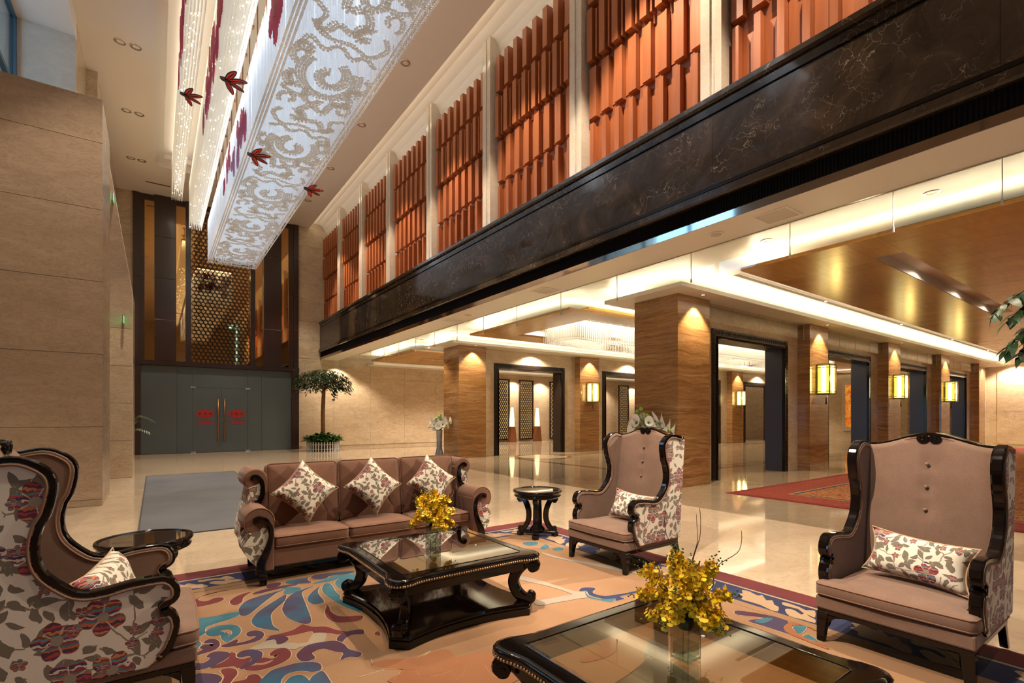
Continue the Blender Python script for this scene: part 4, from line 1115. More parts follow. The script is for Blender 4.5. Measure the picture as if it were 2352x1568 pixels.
RUG = """M 252 4918 315 4998 390 5053 476 5071 532 5054 486 5052 417 5045 362 5051 309 4981 293 4940 323 4877 359 4861 406 4901 459 4884 473 4832 438 4784 384 4763 315 4753 255 4773
M 685 4887 639 4886 565 4840 518 4768 504 4717 515 4640 550 4624 589 4676 614 4784
B 951 4789 855 4765 720 4729 622 4673 559 4560 534 4446 539 4361 571 4330 612 4363 681 4472 753 4579 867 4734
B 920 4619 902 4632 801 4525 678 4380 620 4277 589 4181 596 4078 637 3993 702 3909 731 3895 707 3998 717 4139 741 4262 800 4367 880 4489
T 257 4460 369 4457 470 4465 530 4449 531 4376 454 4319 355 4291 305 4255 291 4188 294 4156 250 4106 246 4146
T 293 4142 311 4204 370 4240 435 4222 487 4172 505 4081 490 4000 451 3941 399 3895 371 3998 390 4057 419 4073 420 3992 445 4033 445 4093 416 4129 378 4125 402 4086 380 4050 335 4053 302 4091
P 523 3947 540 3987 588 3990 623 3935 625 3874 594 3810 531 3786 452 3796 392 3806 357 3851 408 3875 455 3903 466 3874 452 3836 520 3836 565 3866 573 3889 538 3901
P 268 3975 297 4016 339 3993 357 3924 349 3850 315 3809 264 3796 211 3791 217 3829 256 3864 242 3901 265 3936 298 3919 304 3876 323 3908 309 3945 284 3957
M 633 3832 711 3827 802 3837 863 3887 896 3895 935 3819 1020 3759 1058 3669 1116 3582 1060 3570 1014 3625 957 3681 917 3702 912 3743 842 3748 760 3756
P 613 3769 667 3822 720 3799 751 3734 748 3693 712 3657 671 3659 676 3738 656 3759
W 509 3690 593 3742 655 3753 679 3729 672 3665 728 3645 778 3603 758 3511 700 3572 598 3633
W 680 3660 763 3609 837 3574 866 3616 915 3696 958 3683 992 3656 947 3529 889 3530 746 3527 666 3584
P 204 3672 246 3648 285 3695 268 3738 304 3779 353 3763 394 3708 384 3649 338 3599 275 3565 199 3576
M 270 3552 337 3588 383 3637 398 3706 425 3680 421 3610 457 3560 499 3560 483 3506 415 3453 392 3498 349 3511
P 430 3652 465 3689 524 3673 566 3604 560 3535 529 3474 447 3419 419 3451 487 3504 500 3553 486 3588 437 3599
M 604 3540 648 3584 700 3572 721 3494 699 3411 637 3362 550 3345 487 3358 442 3412 490 3433 560 3405 609 3440 549 3437 514 3461 560 3510 611 3456 661 3511 632 3495 607 3507
M 322 3476 359 3488 398 3444 400 3378 373 3325 345 3276 310 3301 333 3384
P 195 3514 250 3490 300 3439 320 3364 274 3308 187 3370
M 361 3284 428 3276 449 3312 488 3310 507 3250 491 3172
B 506 3220 571 3298 640 3309 734 3304 828 3236 824 3144 776 3135 718 3193 644 3203 601 3152 574 3092 491 3152
B 630 3131 667 3155 712 3133 729 3060 720 2988 609 3068
B 742 3066 791 3109 825 3106 828 2990 816 2919 730 2981
T 229 4044 255 3971 221 3902
B 1060 4687 1176 4723 1061 4640 1030 4529 1009 4335 995 4228 977 4057 952 3920 911 3892 865 3966 822 4115 822 4277 846 4373 906 4532 980 4631
T 901 4848 994 4817 1069 4728 982 4641 918 4653 914 4723 951 4789
B 1220 4691 1120 4575 1053 4448 1037 4356 1058 4271 1138 4263 1150 4421 1158 4526 1186 4620
T 1231 4659 1269 4729 1306 4716 1308 4604 1290 4453 1295 4339 1269 4252 1308 4043 1321 3883 1278 3950 1239 4092 1213 4250 1196 4454 1202 4562
T 1351 4696 1407 4784 1491 4831 1623 4792 1601 4645 1506 4572 1434 4538 1381 4516 1340 4557
B 984 4959 1015 5013 1178 5002 1167 4930 1177 4833 1064 4877
B 1221 5011 1311 5043 1593 4970 1596 4910 1512 4899 1381 4937 1324 4883 1258 4891 1218 4946
T 1175 4797 1272 4842 1383 4895 1509 4888 1601 4836 1491 4831 1349 4774 1270 4780
M 1109 4109 1140 4182 1146 4139 1129 4038 1142 3921 1191 3860 1291 3814 1300 3773 1250 3724 1157 3749 1087 3807 1069 3921 1081 4018
P 738 3407 764 3462 839 3525 933 3512 1004 3482 1038 3396 1043 3301 1091 3209 1061 3163 1011 3199 953 3193 995 3272 958 3324 906 3412 847 3403 828 3380 828 3307 776 3297 744 3331
P 1021 3505 1063 3561 1133 3585 1219 3553 1199 3478 1135 3509 1074 3481 1042 3441 1020 3470
M 1263 3439 1300 3458 1291 3390 1267 3400
P 687 4818 742 4869 866 4896 1055 4883 1045 4840 948 4838 821 4812 731 4798
P 837 5014 942 5002 927 4925 872 4892 817 4908
W 2871 3869 2961 3546 2998 3261 3071 3169 3010 3074 2910 3107 2939 3222 2903 3477 2801 3775
W 2561 3256 2703 3237 2943 3200 3001 3081 2900 3096 2690 3136 2547 3168
T 3073 3187 3021 3085 3046 2991 3128 2932 3152 2906 3073 2880 3024 2970 2990 3069
K 3053 3243 3118 3269 3183 3233 3197 3181 3127 3148 3097 3090 3133 3006 3221 2981 3311 2956 3565 2918 3524 2885 3305 2921 3223 2922 3220 2867 3126 2878 3162 2918 3086 2953 3051 3035 3044 3108 3094 3193 3050 3214
W 3550 4391 3547 4134 3782 3394 3865 3468 3696 3874 3606 4092 3571 4393
T 3764 4446 3872 4441 3852 4348 3776 4332 3730 4382
T 3687 4573 3825 4643 3795 4532 3691 4480 3647 4512
T 3644 4869 3796 4800 3763 4706 3686 4686 3608 4741
W 3836 3355 3896 3339 3882 3145 3819 3190
O 3880 3376 4008 3365 4027 3141 3906 3165
O 3739 1808 3846 1833 3875 1655 3851 1645 3880 1721 3821 1778 3757 1753 3700 1686 3655 1578 3664 1487 3612 1466 3628 1609 3643 1714 3668 1762
T 3771 1757 3837 1767 3846 1738 3880 1721 3822 1693 3704 1683
T 3682 1647 3739 1632 3695 1562 3666 1583
P 3747 2169 3848 1999 3862 1836 3739 1808 3668 1762 3640 1716 3630 1886 3630 2017 3785 1967 3672 2126
T 3659 1981 3777 1973 3822 1925 3680 1922
L1 4217 2404 4249 2361 4217 2284 4214 2247 4253 2238 4157 2154 4198 2125 4108 2063 4094 2022 3990 1978 3980 2036 4015 2130 4011 2241 4014 2294 4087 2318 4108 2381 4156 2357
L2 4065 1958 4110 1959 4125 1915 4075 1837 4133 1843 4085 1783 4064 1736 3993 1706 3986 1792 3973 1879
L3 4203 2049 4236 2035 4227 1926 4198 1862 4244 1813 4104 1753 4112 1795 4134 1859 4175 1912 4160 2009
T 2010 2570 2135 2591 2241 2487 2445 2516 2482 2415 2387 2425 2223 2467 2058 2482
O 2453 2572 2545 2491 2535 2348 2446 2258 2328 2237 2178 2269 2197 2318 2333 2312 2426 2368 2446 2485
T 2786 2242 2801 2207 2631 2098 2530 2093 2646 2169
O 3313 1864 3323 1769 3283 1632 3264 1592 3216 1589 3228 1697
O 3187 1405 3254 1380 3233 1327 3139 1340 3129 1379
R 1118 2722 1190 2816 1228 2846 1318 2831 1545 2803 1795 2712 1774 2495 1660 2334
R2 1102 3036 1193 3023 1358 2937 1559 2937 1548 2758 1476 2678 1325 2681 1284 2730 1284 2796 1197 2873 1112 2948 1097 2999
l 1190 3015 1275 2954 1358 2937 1469 2973
l 1191 3008 1248 2942 1347 2913 1469 2973
l 1114 3090 1097 2999 1112 2948 1197 2873 1268 2837 1318 2831
l 1303 2832 1284 2796 1284 2730 1325 2681 1404 2662 1476 2678 1553 2749
l 1329 2853 1406 2844 1559 2937
l 1406 2844 1429 2781 1406 2753 1470 2762 1551 2842
l 968 2919 1066 2914 1133 2914
l 1135 2763 1168 2803 1228 2846
l 1426 2555 1487 2584 1558 2659
l 1661 2615 1637 2524 1638 2439 1653 2392"""
shapes = []
for ln in RUG.strip().split('\n'):
    a = ln.split(); nums = [int(q)/1000 for q in a[1:]]
    shapes.append((a[0], list(zip(nums[0::2], nums[1::2]))))
ZK = [0]
def petal(kind, pts, parent, z=.0165, sub=3, outline=True, name='petal'):
    P = smooth(pts, sub); z += ZK[0]
    b = MB()
    if outline: b.prism(offset(P, .0055), .012, z-.0015, 'z', 1)
    b.prism(P, .012, z, 'z', 0)
    ZK[0] += .00005
    return b.build(name, [M['rug'+kind], M['rugL']], parent)
leaves = []
for kd, pts in shapes:
    if kd[0] == 'L': leaves.append(pts)
    elif kd == 'l':
        b = MB(); b.tube([(x,y,.0135) for x,y in smooth(pts,4,False)], .0042, 5); b.build('outline_tuft', M['rugL'], rug)
    elif kd == 'R': petal('R', pts, rug, .0143, 3, False, 'bloom_ground')
    elif kd == 'R2': petal('R', pts, rug, .0148, 3, False, 'bloom_petal')
    else: petal(kd, pts, rug, .0165 if kd != 'W' else .0155, 3, kd not in 'WO')
# mirrored scroll groups filling the rug beyond the traced quarter
for kd, pts in shapes:
    if kd in 'MBPT' and len(kd) == 1:
        q = [(x, 3.9-(y-0)) for x,y in pts]
        if all(RX0+.1 < x < 3.8 and RY0 < y < 2.6 for x,y in q) and min(x for x,y in q) < 1.25: petal(kd, q, rug)
# acanthus leaves of the navy border, repeated along both visible sides
cx_ = sum(p[0] for p in leaves[0])/len(leaves[0]); cy_ = sum(p[1] for p in leaves[0])/len(leaves[0])
lm = []
for L in leaves:
    P = smooth(L, 2); b = MB(); b.prism([(x-4.12, y-cy_) for x,y in P], .012, .0165, 'z', 0); lm.append(b.mesh('border_leaf', M['rugS']))
for k in range(-4, 5):
    for me in lm:
        yy = cy_+k*.86
        if -2.2 < yy < 5.0: link('border_leaf', me, rug, (4.125, yy, 0))
for k in range(0, 7):
    for me in lm: link('border_leaf', me, rug, (3.6-k*.86, 5.405, 0), rot=(0,0,PI/2))
# red carpet in the passage on the right
def carpet_mat():
    n = NT('red_gold_carpet'); p = n.pos((1,1,1))
    q = n.vmath('ADD', p, n.vmath('SCALE', n.new('ShaderNodeTexNoise').outputs[1], .25))
    a = n.noise(p, 5.5, 2, .5, 2.5)
    c = n.ramp(a, [(.40,(.20,.022,.008)),(.46,(.40,.21,.06)),(.53,(.33,.12,.03)),(.58,(.22,.03,.01)),(.64,(.44,.26,.085))], True)
    return n.set(col=c, rough=.95)
def carpet_border():
    n = NT('red_carpet_border'); p = n.pos((1,1,1)); a = n.noise(p, 7.0, 2, .5, 1.5)
    c = n.ramp(a, [(.45,(.22,.024,.013)),(.56,(.30,.07,.022)),(.62,(.19,.014,.012))], True)
    return n.set(col=c, rough=.95)
rc = thing('red_carpet', 'long red and gold patterned carpet in the passage at the right', 'carpet', (0,0,0))
flat('carpet_edge', pile('crimson_pile',(.17,.008,.010),(.21,.011,.013)), rc, 9.45, 35.5, -6.5, 5.72, 0, .010)
flat('carpet_border', carpet_border(), rc, 9.6, 35.3, -6.3, 5.57, .005, .0115)
flat('carpet_gold_line', M['rugS'], rc, 10.28, 34.6, -6, 4.90, .005, .012)
flat('carpet_dark_line', M['rugK'], rc, 10.34, 34.6, -6, 4.84, .005, .0125)
flat('carpet_field', carpet_mat(), rc, 10.40, 34.5, -6, 4.78, .005, .013)
gm = thing('entrance_mat', 'plain slate grey entrance mat on the marble floor behind the sofa', 'mat', (.82, 12.1, 0))
b = MB(); b.box(-.99,.99,-4.2,4.05,0,.012); b.build('mat_field', M['mat'], gm)
b = MB()
for (x0,x1,y0,y1) in ((-1.01,-.99,-4.22,4.07),(.99,1.01,-4.22,4.07),(-.99,.99,-4.22,-4.2),(-.99,.99,4.05,4.07)): b.box(x0,x1,y0,y1,0,.014)
b.build('mat_binding', plain('black_binding',(.03,.03,.035),.8), gm)
# ------------------------------------------------------------------ SEATING
def cushion_mb(outline, z0, z1, crown=.02, rnd=.025, m=0):
    b = MB(); rings = []
    h = z1-z0
    for (ins, z) in ((rnd*1.6,z0),(rnd*.45,z0+h*.08),(0,z0+h*.28),(0,z1-h*.28),(rnd*.45,z1-h*.08),(rnd*1.6,z1)):
        rings.append([(x,y,z) for x,y in offset(outline, -ins)])
    b.loft(rings, m, True, True)
    cx = sum(p[0] for p in outline)/len(outline); cy = sum(p[1] for p in outline)/len(outline)
    # replace the flat top by a crowned fan
    b.f.pop(); b.m.pop(); b.sm.pop()
    top = rings[-1]; n = len(top); o = len(b.v)-n
    prev = o
    for q in (.93,.84,.72,.58,.42,.26,.12):
        oq = len(b.v); b.v += [(cx+(x-cx)*q, cy+(y-cy)*q, z1+crown*(1-q**2.4)) for x,y,z in top]
        for k in range(n):
            k2 = (k+1)%n; b.f.append((prev+k,prev+k2,oq+k2,oq+k)); b.m.append(m); b.sm.append(True)
        prev = oq
    b.f.append(tuple(prev+k for k in range(n))); b.m.append(m); b.sm.append(True)
    return b
def rrect(x0, x1, y0, y1, r=.03, n=4, sub=6):
    pts = []
    for (cx,cy,a0) in ((x1-r,y0+r,-PI/2),(x1-r,y1-r,0),(x0+r,y1-r,PI/2),(x0+r,y0+r,PI)):
        for k in range(n+1):
            a = a0+PI/2*k/n; pts.append((cx+r*math.cos(a), cy+r*math.sin(a)))
    out = []
    for i,p in enumerate(pts):
        q = pts[(i+1)%len(pts)]; d = math.hypot(q[0]-p[0],q[1]-p[1]); out.append(p)
        if d > .1:
            for k in range(1,sub): out.append((p[0]+(q[0]-p[0])*k/sub, p[1]+(q[1]-p[1])*k/sub))
    return out
def pipe(parent, outline, z, r=.006):
    b = MB(); b.tube([(x,y,z) for x,y in outline], r, 5, 0, True, True); return b.build('piping', M['pipe'], parent)
def pillow_mesh(name, wx, wy, th, mat, seed=0):
    # knife-edge pillow in local XY, thickness along Z, with pulled corners
    rg = random.Random(seed); b = MB(); N = 14
    def P(i, j, s):
        u = -1+2*i/N; v = -1+2*j/N
        px = u*wx/2*(1-.075*(1-v*v)*0 - .07*(1-abs(v)**2)*abs(u)**3*0) ; py = v*wy/2
        px = u*wx/2*(1-.15*(1-v*v)*u*u); py = v*wy/2*(1-.15*(1-u*u)*v*v)
        f = max(0,(1-u**4))*max(0,(1-v**4))
        z = s*th/2*f**.55 + .006*math.sin(3*u+seed)*math.sin(2.6*v+seed)*f
        return (px, py, z)
    top = {}; bot = {}
    for i in range(N+1):
        for j in range(N+1):
            b.v.append(P(i,j,1)); top[i,j] = len(b.v)-1
    for i in range(N+1):
        for j in range(N+1):
            if i in (0,N) or j in (0,N): bot[i,j] = top[i,j]
            else: b.v.append(P(i,j,-1)); bot[i,j] = len(b.v)-1
    for i in range(N):
        for j in range(N):
            b.f.append((top[i,j],top[i+1,j],top[i+1,j+1],top[i,j+1])); b.m.append(0); b.sm.append(True)
            b.f.append((bot[i,j],bot[i,j+1],bot[i+1,j+1],bot[i+1,j])); b.m.append(0); b.sm.append(True)
    edge = [P(i,0,1) for i in range(N)]+[P(N,j,1) for j in range(N)]+[P(N-i,N,1) for i in range(N)]+[P(0,N-j,1) for j in range(N)]
    e = MB(); e.tube(edge, .005, 5, 0, True, True)
    return b.mesh(name, mat), e.mesh('welt', M['rugL'])
def pillow(label, group, wx, wy, th, mat, mtx, seed):
    t = thing('throw_pillow', label, 'pillow', (0,0,0), 0, group)
    me, ed = pillow_mesh('cover', wx, wy, th, mat, seed)
    t.matrix_world = mtx
    link('cover', me, t); link('welt', ed, t)
    return t
PROFILE = [(.22,.285),(.25,.31),(.275,.35),(.297,.41),(.303,.46),(.288,.505),(.258,.53),(.245,.545),(.258,.562),(.285,.575),(.303,.60),(.302,.64),(.285,.675),(.25,.697),(.20,.70),(.13,.697),(.07,.688),(.01,.678),(-.05,.675),(-.10,.69),(-.14,.72),(-.175,.765),(-.198,.81),(-.206,.86),(-.20,.92),(-.185,.97),(-.165,1.03),(-.14,1.08),(-.125,1.15),(-.118,1.20),(-.122,1.245),(-.14,1.28),(-.175,1.31),(-.23,1.338),(-.29,1.34),(-.36,1.325),(-.44,1.31)]
PROFILE = [(x+.06 if z < .72 else x+.06*max(0,(1.0-z)/.28) if z < 1.0 else x, z) for x,z in PROFILE]
def top_z(y): 
    a = abs(y)/.37
    return 1.325 + .082*(.5+.5*math.cos(PI*min(1,a)))**1.15
def wing_chair(label):
    t = thing('wing_chair', label, 'armchair', (0,0,0), 0, 'high winged lobby armchairs')
    pr = smooth(PROFILE, 2, False)
    back = [(-.47,1.29),(-.44,.95),(-.41,.6),(-.385,.26)]
    poly = [(.24,.255)] + pr + back
    inner = offset(pr+[(-.4,.3)], 0)
    for s in (-1, 1):
        b = MB()
        y0, y1 = (.362, .425)
        # slightly bulged outer floral face, tan inner face
        if s > 0: b.prism(poly, y0, y1, 'y', 1, 0, 1)
        else: b.prism(poly, -y1, -y0, 'y', 1, 1, 0)
        b.build('wing_side', [M['tan'], M['flo_xz']], t, bevel=.012)
        b = MB()
        pth = [(x, s*.398, z) for x, z in pr]
        b.ribbon(pth, .030, (0,1,0), .064)
        for (cx, cz) in ((.312,.562),(.318,.528)):
            b.cyl((cx-.005, s*.398-.036, cz), (cx-.005, s*.398+.036, cz), .026, 14); b.cyl((cx-.005, s*.398-.041, cz), (cx-.005, s*.398+.041, cz), .012, 10)
        b.build('frame_trim', M['lacquer'], t, bevel=.004, seg=1)
        e = MB(); e.tube([(x-.0, s*.398-s*.034, z) for x, z in offset(pr, -.022)], .007, 5); e.tube([(x, s*.398+s*.030, z) for x,z in offset(pr,-.022)], .007, 5)
        e.build('welt', M['pipe'], t)
    # upholstered back
    b = MB(); NY, NZ = 22, 26
    def front(i, j):
        y = -.36+.72*i/NY; zt = top_z(y); z = .30+(zt-.30)*j/NZ
        f = (z-.3)/1.1
        x = -.215-.150*f + .035*(1-(y/.36)**4)*math.sin(PI*min(1,max(0,f)))**.6
        for bz in (1.20,1.04,.88):
            d2 = (y/.035)**2+((z-bz)/.03)**2; x -= .018*math.exp(-d2)
        x -= .008*math.exp(-(y/.018)**2)*(1 if .8 < z < 1.25 else .2)
        return (x, y, z)
    idx = {}
    for i in range(NY+1):
        for j in range(NZ+1): b.v.append(front(i,j)); idx[i,j] = len(b.v)-1
    bi = {}
    for i in range(NY+1):
        for j in range(NZ+1):
            x,y,z = front(i,j); b.v.append((-.37-.11*(z-.3)/1.0, y, z)); bi[i,j] = len(b.v)-1
    for i in range(NY):
        for j in range(NZ):
            b.f.append((idx[i,j],idx[i+1,j],idx[i+1,j+1],idx[i,j+1])); b.m.append(0); b.sm.append(True)
            b.f.append((bi[i,j],bi[i,j+1],bi[i+1,j+1],bi[i+1,j])); b.m.append(1); b.sm.append(True)
        b.f.append((idx[i,NZ],idx[i+1,NZ],bi[i+1,NZ],bi[i,NZ])); b.m.append(0); b.sm.append(False)
    bk = b.build('backrest', [M['tan'], M['flo_yz']], t)
    for bz in (1.20,1.04,.88):
        b = MB(); f = (bz-.3)/1.1
        b.sphere((-.215-.150*f+.030, 0, bz), .013, 10, 6); b.build('button', M['tan'], bk)
    b = MB()
    pth = [(-.408, -.385+.77*k/40, top_z(-.385+.77*k/40)+.004) for k in range(41)]
    b.ribbon(pth, .026, (1,0,0), .10)
    for s in (-1,1):
        b.cyl((-.455, s*.035, 1.380), (-.335, s*.035, 1.380), .034, 18); b.tube([(-.335, s*.035+.020*math.cos(q*.5)*(1-q/22), 1.380+.020*math.sin(q*.5)*(1-q/22)) for q in range(20)], .005, 5)
    b.build('crest_rail', M['lacquer'], t, bevel=.004, seg=1)
    b = MB(); b.tube([(-.357, p[1], p[2]-.016) for p in pth[1:-1]], .006, 5); b.build('welt', M['pipe'], t)
    # seat
    out = [(-.22,-.335),(.315,-.335),(.325,-.40),(.35,-.425),(.44,-.415),(.465,-.39),(.475,0),(.465,.39),(.44,.415),(.35,.425),(.325,.40),(.315,.335),(-.22,.335)]
    o2 = []
    for i in range(len(out)):
        p, q = out[i], out[(i+1)%len(out)]; m = max(1, int(math.hypot(q[0]-p[0],q[1]-p[1])/.06))
        for k in range(m): o2.append((p[0]+(q[0]-p[0])*k/m, p[1]+(q[1]-p[1])*k/m))
    sc_ = cushion_mb(o2, .315, .405, .022, .012).build('seat_cushion', M['tan'], t)
    pipe(sc_, offset(o2, -.004), .328); pipe(sc_, offset(o2, -.004), .394)
    b = MB(); b.box(-.37,.455,-.415,.415,.225,.312); b.build('seat_rail', M['tan'], t, bevel=.012)
    b = MB(); b.box(-.36,.445,-.405,.405,.19,.226); b.build('apron', M['lacquer'], t, bevel=.004, seg=1)
    for s in (-1,1):
        b = MB()
        b.loft([[(x,y,z) for x,y in ((.447-w_,s*.41),(.447,s*.41),(.447,s*(.41-w_)),(.447-w_,s*(.41-w_)))] for z,w_ in ((0,.045),(.10,.055),(.205,.07))], 0, False)
        b.prism([(.38,.19),(.30,.19),(.335,.175),(.375,.14),(.385,.10)], s*.36, s*.405, 'y')
        b.prism([(s*.345,.19),(s*.25,.19),(s*.30,.175),(s*.335,.14),(s*.345,.10)], .395, .44, 'x')
        b.build('leg', M['lacquer'], t, bevel=.004, seg=1)
        b = MB()
        b.loft([[(cx-w_/2,s*.375-.022,z),(cx+w_/2,s*.375-.022,z),(cx+w_/2,s*.375+.022,z),(cx-w_/2,s*.375+.022,z)] for z,cx,w_ in ((0,-.45,.04),(.07,-.415,.045),(.15,-.375,.055),(.24,-.345,.07))], 0, False)
        b.build('leg', M['lacquer'], t, bevel=.003, seg=1)
    return t
ch = wing_chair('brown winged armchair in the middle, beside the round side table, its back to the pillars')
c2 = copy_tree(ch); c3 = copy_tree(ch)
ch.location = (4.15, 3.69, .015); ch.rotation_euler = (0,0,PI)
c2.location = (4.16, 1.165, .015); c2.rotation_euler = (0,0,PI+.0); c2['label'] = 'brown winged armchair at the far right, nearest the red carpet'
c3.location = (-.27, 3.57, .015); c3['label'] = 'winged armchair seen from its floral side, cut by the left edge'
def lean(center, right, up, n):
    m = Matrix((right, up, n)).transposed().to_4x4(); m.translation = Vector(center); return m
def mk(center, nx, ny, nz, roll=0.0):
    n = Vector((nx,ny,nz)).normalized(); r = Vector((0,0,1)).cross(n).normalized(); u = n.cross(r)
    c, s = math.cos(roll), math.sin(roll)
    return lean(center, r*c+u*s, u*c-r*s, n)
GP = 'floral lumbar pillows on the armchairs'
pillow('floral lumbar pillow on the middle armchair', GP, .60, .31, .15, M['flo_xy'], mk((4.145,3.58,.595), -1, .05, .38, -.04), 1)
pillow('floral lumbar pillow on the right armchair', GP, .60, .31, .15, M['flo_xy'], mk((4.14,1.13,.60), -1, .06, .38, -.07), 2)
pillow('floral lumbar pillow tucked in the left armchair', GP, .60, .32, .17, M['flo_xy'], mk((-.215,3.53,.60), 1, -.25, .40, .06), 3)

# ---- sofa
sf = thing('sofa', 'three seat brown sofa with scrolled arms and dark carved trim', 'sofa', (1.95, 5.35, .015))
def arm_poly(cx, cz, r, xin, zb, base_pts):
    # roll on top, inner face straight down at xin, outer side curving; local coordinates, left arm
    pts = [(xin, zb), (xin, cz)]
    for k in range(0, 15):
        a = 0.0 + PI*1.25*k/14
        pts.append((cx+r*math.cos(a)*(1 if k else 1), cz+r*math.sin(a)))
    return pts + base_pts
W = 1.95
LA = arm_poly(.765-W, .585, .125, .89-W, .13, [(.70-W,.475),(.665-W,.43),(.64-W,.38),(.655-W,.30),(.70-W,.23),(.76-W,.175),(.80-W,.13)])
LB = arm_poly(.795-W, .925, .105, .90-W, .15, [(.745-W,.84),(.74-W,.80),(.72-W,.72),(.70-W,.62),(.66-W,.45),(.66-W,.35),(.72-W,.24),(.80-W,.15)])
def mir(p): return [(-x, z) for x, z in p]
for s, nm in ((1,'left'),(-1,'right')):
    A_ = LA if s > 0 else mir(LA); B_ = LB if s > 0 else mir(LB)
    def shell(poly, y0, y1, floral_from):
        b = MB(); n = len(poly); o = 0
        b.v += [(x,y0,z) for x,z in poly]+[(x,y1,z) for x,z in poly]
        for k in range(n):
            k2 = (k+1)%n
            b.f.append((k,k2,n+k2,n+k)); b.m.append(1 if k >= floral_from and k < n-1 else 0); b.sm.append(True)
        b.f.append(tuple(range(n))); b.m.append(0); b.sm.append(False)
        b.f.append(tuple(range(n,2*n))); b.m.append(0); b.sm.append(False)
        return b
    shell(A_, -.365, .06, 15).build('arm', [M['sofa'], M['flo_yz']], sf, bevel=.012)
    shell(B_, .03, .46, 15).build('wing_arm', [M['sofa'], M['flo_yz']], sf, bevel=.012)
    tr = [(.735,.585),(.725,.60),(.73,.618),(.76,.628),(.80,.615),(.84,.575),(.862,.50),(.855,.42),(.835,.34),(.80,.26),(.775,.19),(.775,.12)]
    b = MB(); b.ribbon([((x-W)*s, -.375, z) for x,z in smooth(tr,3,False)], lambda t: .022+.03*t+.055*max(0,t-.6)*1.6, (0,1,0), .035)
    b.cyl(((.738-W)*s,-.395,.598),((.738-W)*s,-.36,.598),.018,10)
    b.build('carved_trim', M['lacquer'], sf, bevel=.004, seg=1)
    tr2 = [(.765,.925),(.757,.945),(.775,.962),(.81,.955),(.845,.91),(.855,.83),(.845,.76),(.82,.71),(.79,.695)]
    b = MB(); b.ribbon([((x-W)*s, .022, z) for x,z in smooth(tr2,3,False)], lambda t: .02+.035*t, (0,1,0), .03)
    b.build('carved_trim', M['lacquer'], sf, bevel=.004, seg=1)
    fo = [(x,z) for x,z in A_[16:]]                      # floral facing on the arm front, outside the trim
    ftr = [((x-W)*s, z) for x,z in smooth([(.76,.50),(.80,.535),(.835,.50),(.838,.43),(.82,.345),(.785,.265),(.765,.20)],3,False)]
    b = MB(); b.prism(fo[:-1]+ftr[::-1], -.369, -.362, 'y'); b.build('floral_facing', M['flo_xz'], sf)
    fo = [(x,z) for x,z in B_[16:22]]
    ftr = [((x-W)*s, z) for x,z in ((.80,.69),(.83,.75),(.842,.83),(.825,.89),(.79,.87))]
    b = MB(); b.prism(fo+ftr, .024, .031, 'y'); b.build('floral_facing', M['flo_xz'], sf)
    b = MB(); b.tube([(x,-.362,z) for x,z in A_[1:17]], .006, 5); b.build('welt', M['pipe'], sf)
    b = MB(); b.loft([[(s*(x-W)-w_/2,-.36,z),(s*(x-W)+w_/2,-.36,z),(s*(x-W)+w_/2,-.30,z),(s*(x-W)-w_/2,-.30,z)] for z,x,w_ in ((-.0,.80,.055),(.14,.80,.075))],0,False); b.build('leg', M['lacquer'], sf, bevel=.004, seg=1)
    b = MB(); b.loft([[(s*(x-W)-w_/2,.40,z),(s*(x-W)+w_/2,.40,z),(s*(x-W)+w_/2,.45,z),(s*(x-W)-w_/2,.45,z)] for z,x,w_ in ((-.0,.80,.045),(.16,.80,.06))],0,False); b.build('leg', M['lacquer'], sf, bevel=.004, seg=1)
b = MB(); b.box(-1.06,1.06,-.30,.36,.14,.325); b.build('seat_base', M['sofa'], sf, bevel=.012)
b = MB(); b.box(-1.06,1.06,.24,.46,.14,.985); b.build('back_frame', M['sofa'], sf, bevel=.03, seg=3)
b = MB(); b.box(-1.1,1.1,-.26,.42,.10,.142); b.build('underframe', M['lacquer'], sf)
for k in range(3):
    x0 = -1.055+k*.7035; o = rrect(x0+.004, x0+.6995, -.315, .19, .035)
    sc_ = cushion_mb(o, .31, .43, .03, .012).build('seat_cushion', M['sofa'], sf)
    pipe(sc_, offset(o,-.003), .328); pipe(sc_, offset(o,-.003), .416)
    # back cushion: build flat then tilt upright
    ow = rrect(-.348, .348, -.33, .33, .05)
    b = cushion_mb(ow, -.075, .06, .035, .018)
    mtx = lean((x0+.352, .135, .735), Vector((1,0,0)), Vector((0,.14,.99)).normalized(), Vector((0,-.99,.14)).normalized())
    c = b.build('back_cushion', M['sofa'], sf); c.matrix_local = mtx
    for z in (-.06,.048):
        e = MB(); e.tube([(x,y,z) for x,y in offset(ow,-.004)], .006, 5, 0, True, True); e.build('piping', M['pipe'], c)
GS = 'floral diamond cushions on the sofa'
for k, (x, lb) in enumerate(((1.235,'first floral diamond cushion, at the left arm of the sofa'),(1.94,'second floral diamond cushion, on the middle of the sofa'),(2.64,'third floral diamond cushion, behind the yellow orchids on the sofa'))):
    pillow(lb, GS, .46, .46, .15, M['flo_xy'], mk((x,5.305,.805), .03*(k-1), -1, .34, PI/4+(.03,-.02,.05)[k]), 5+k)

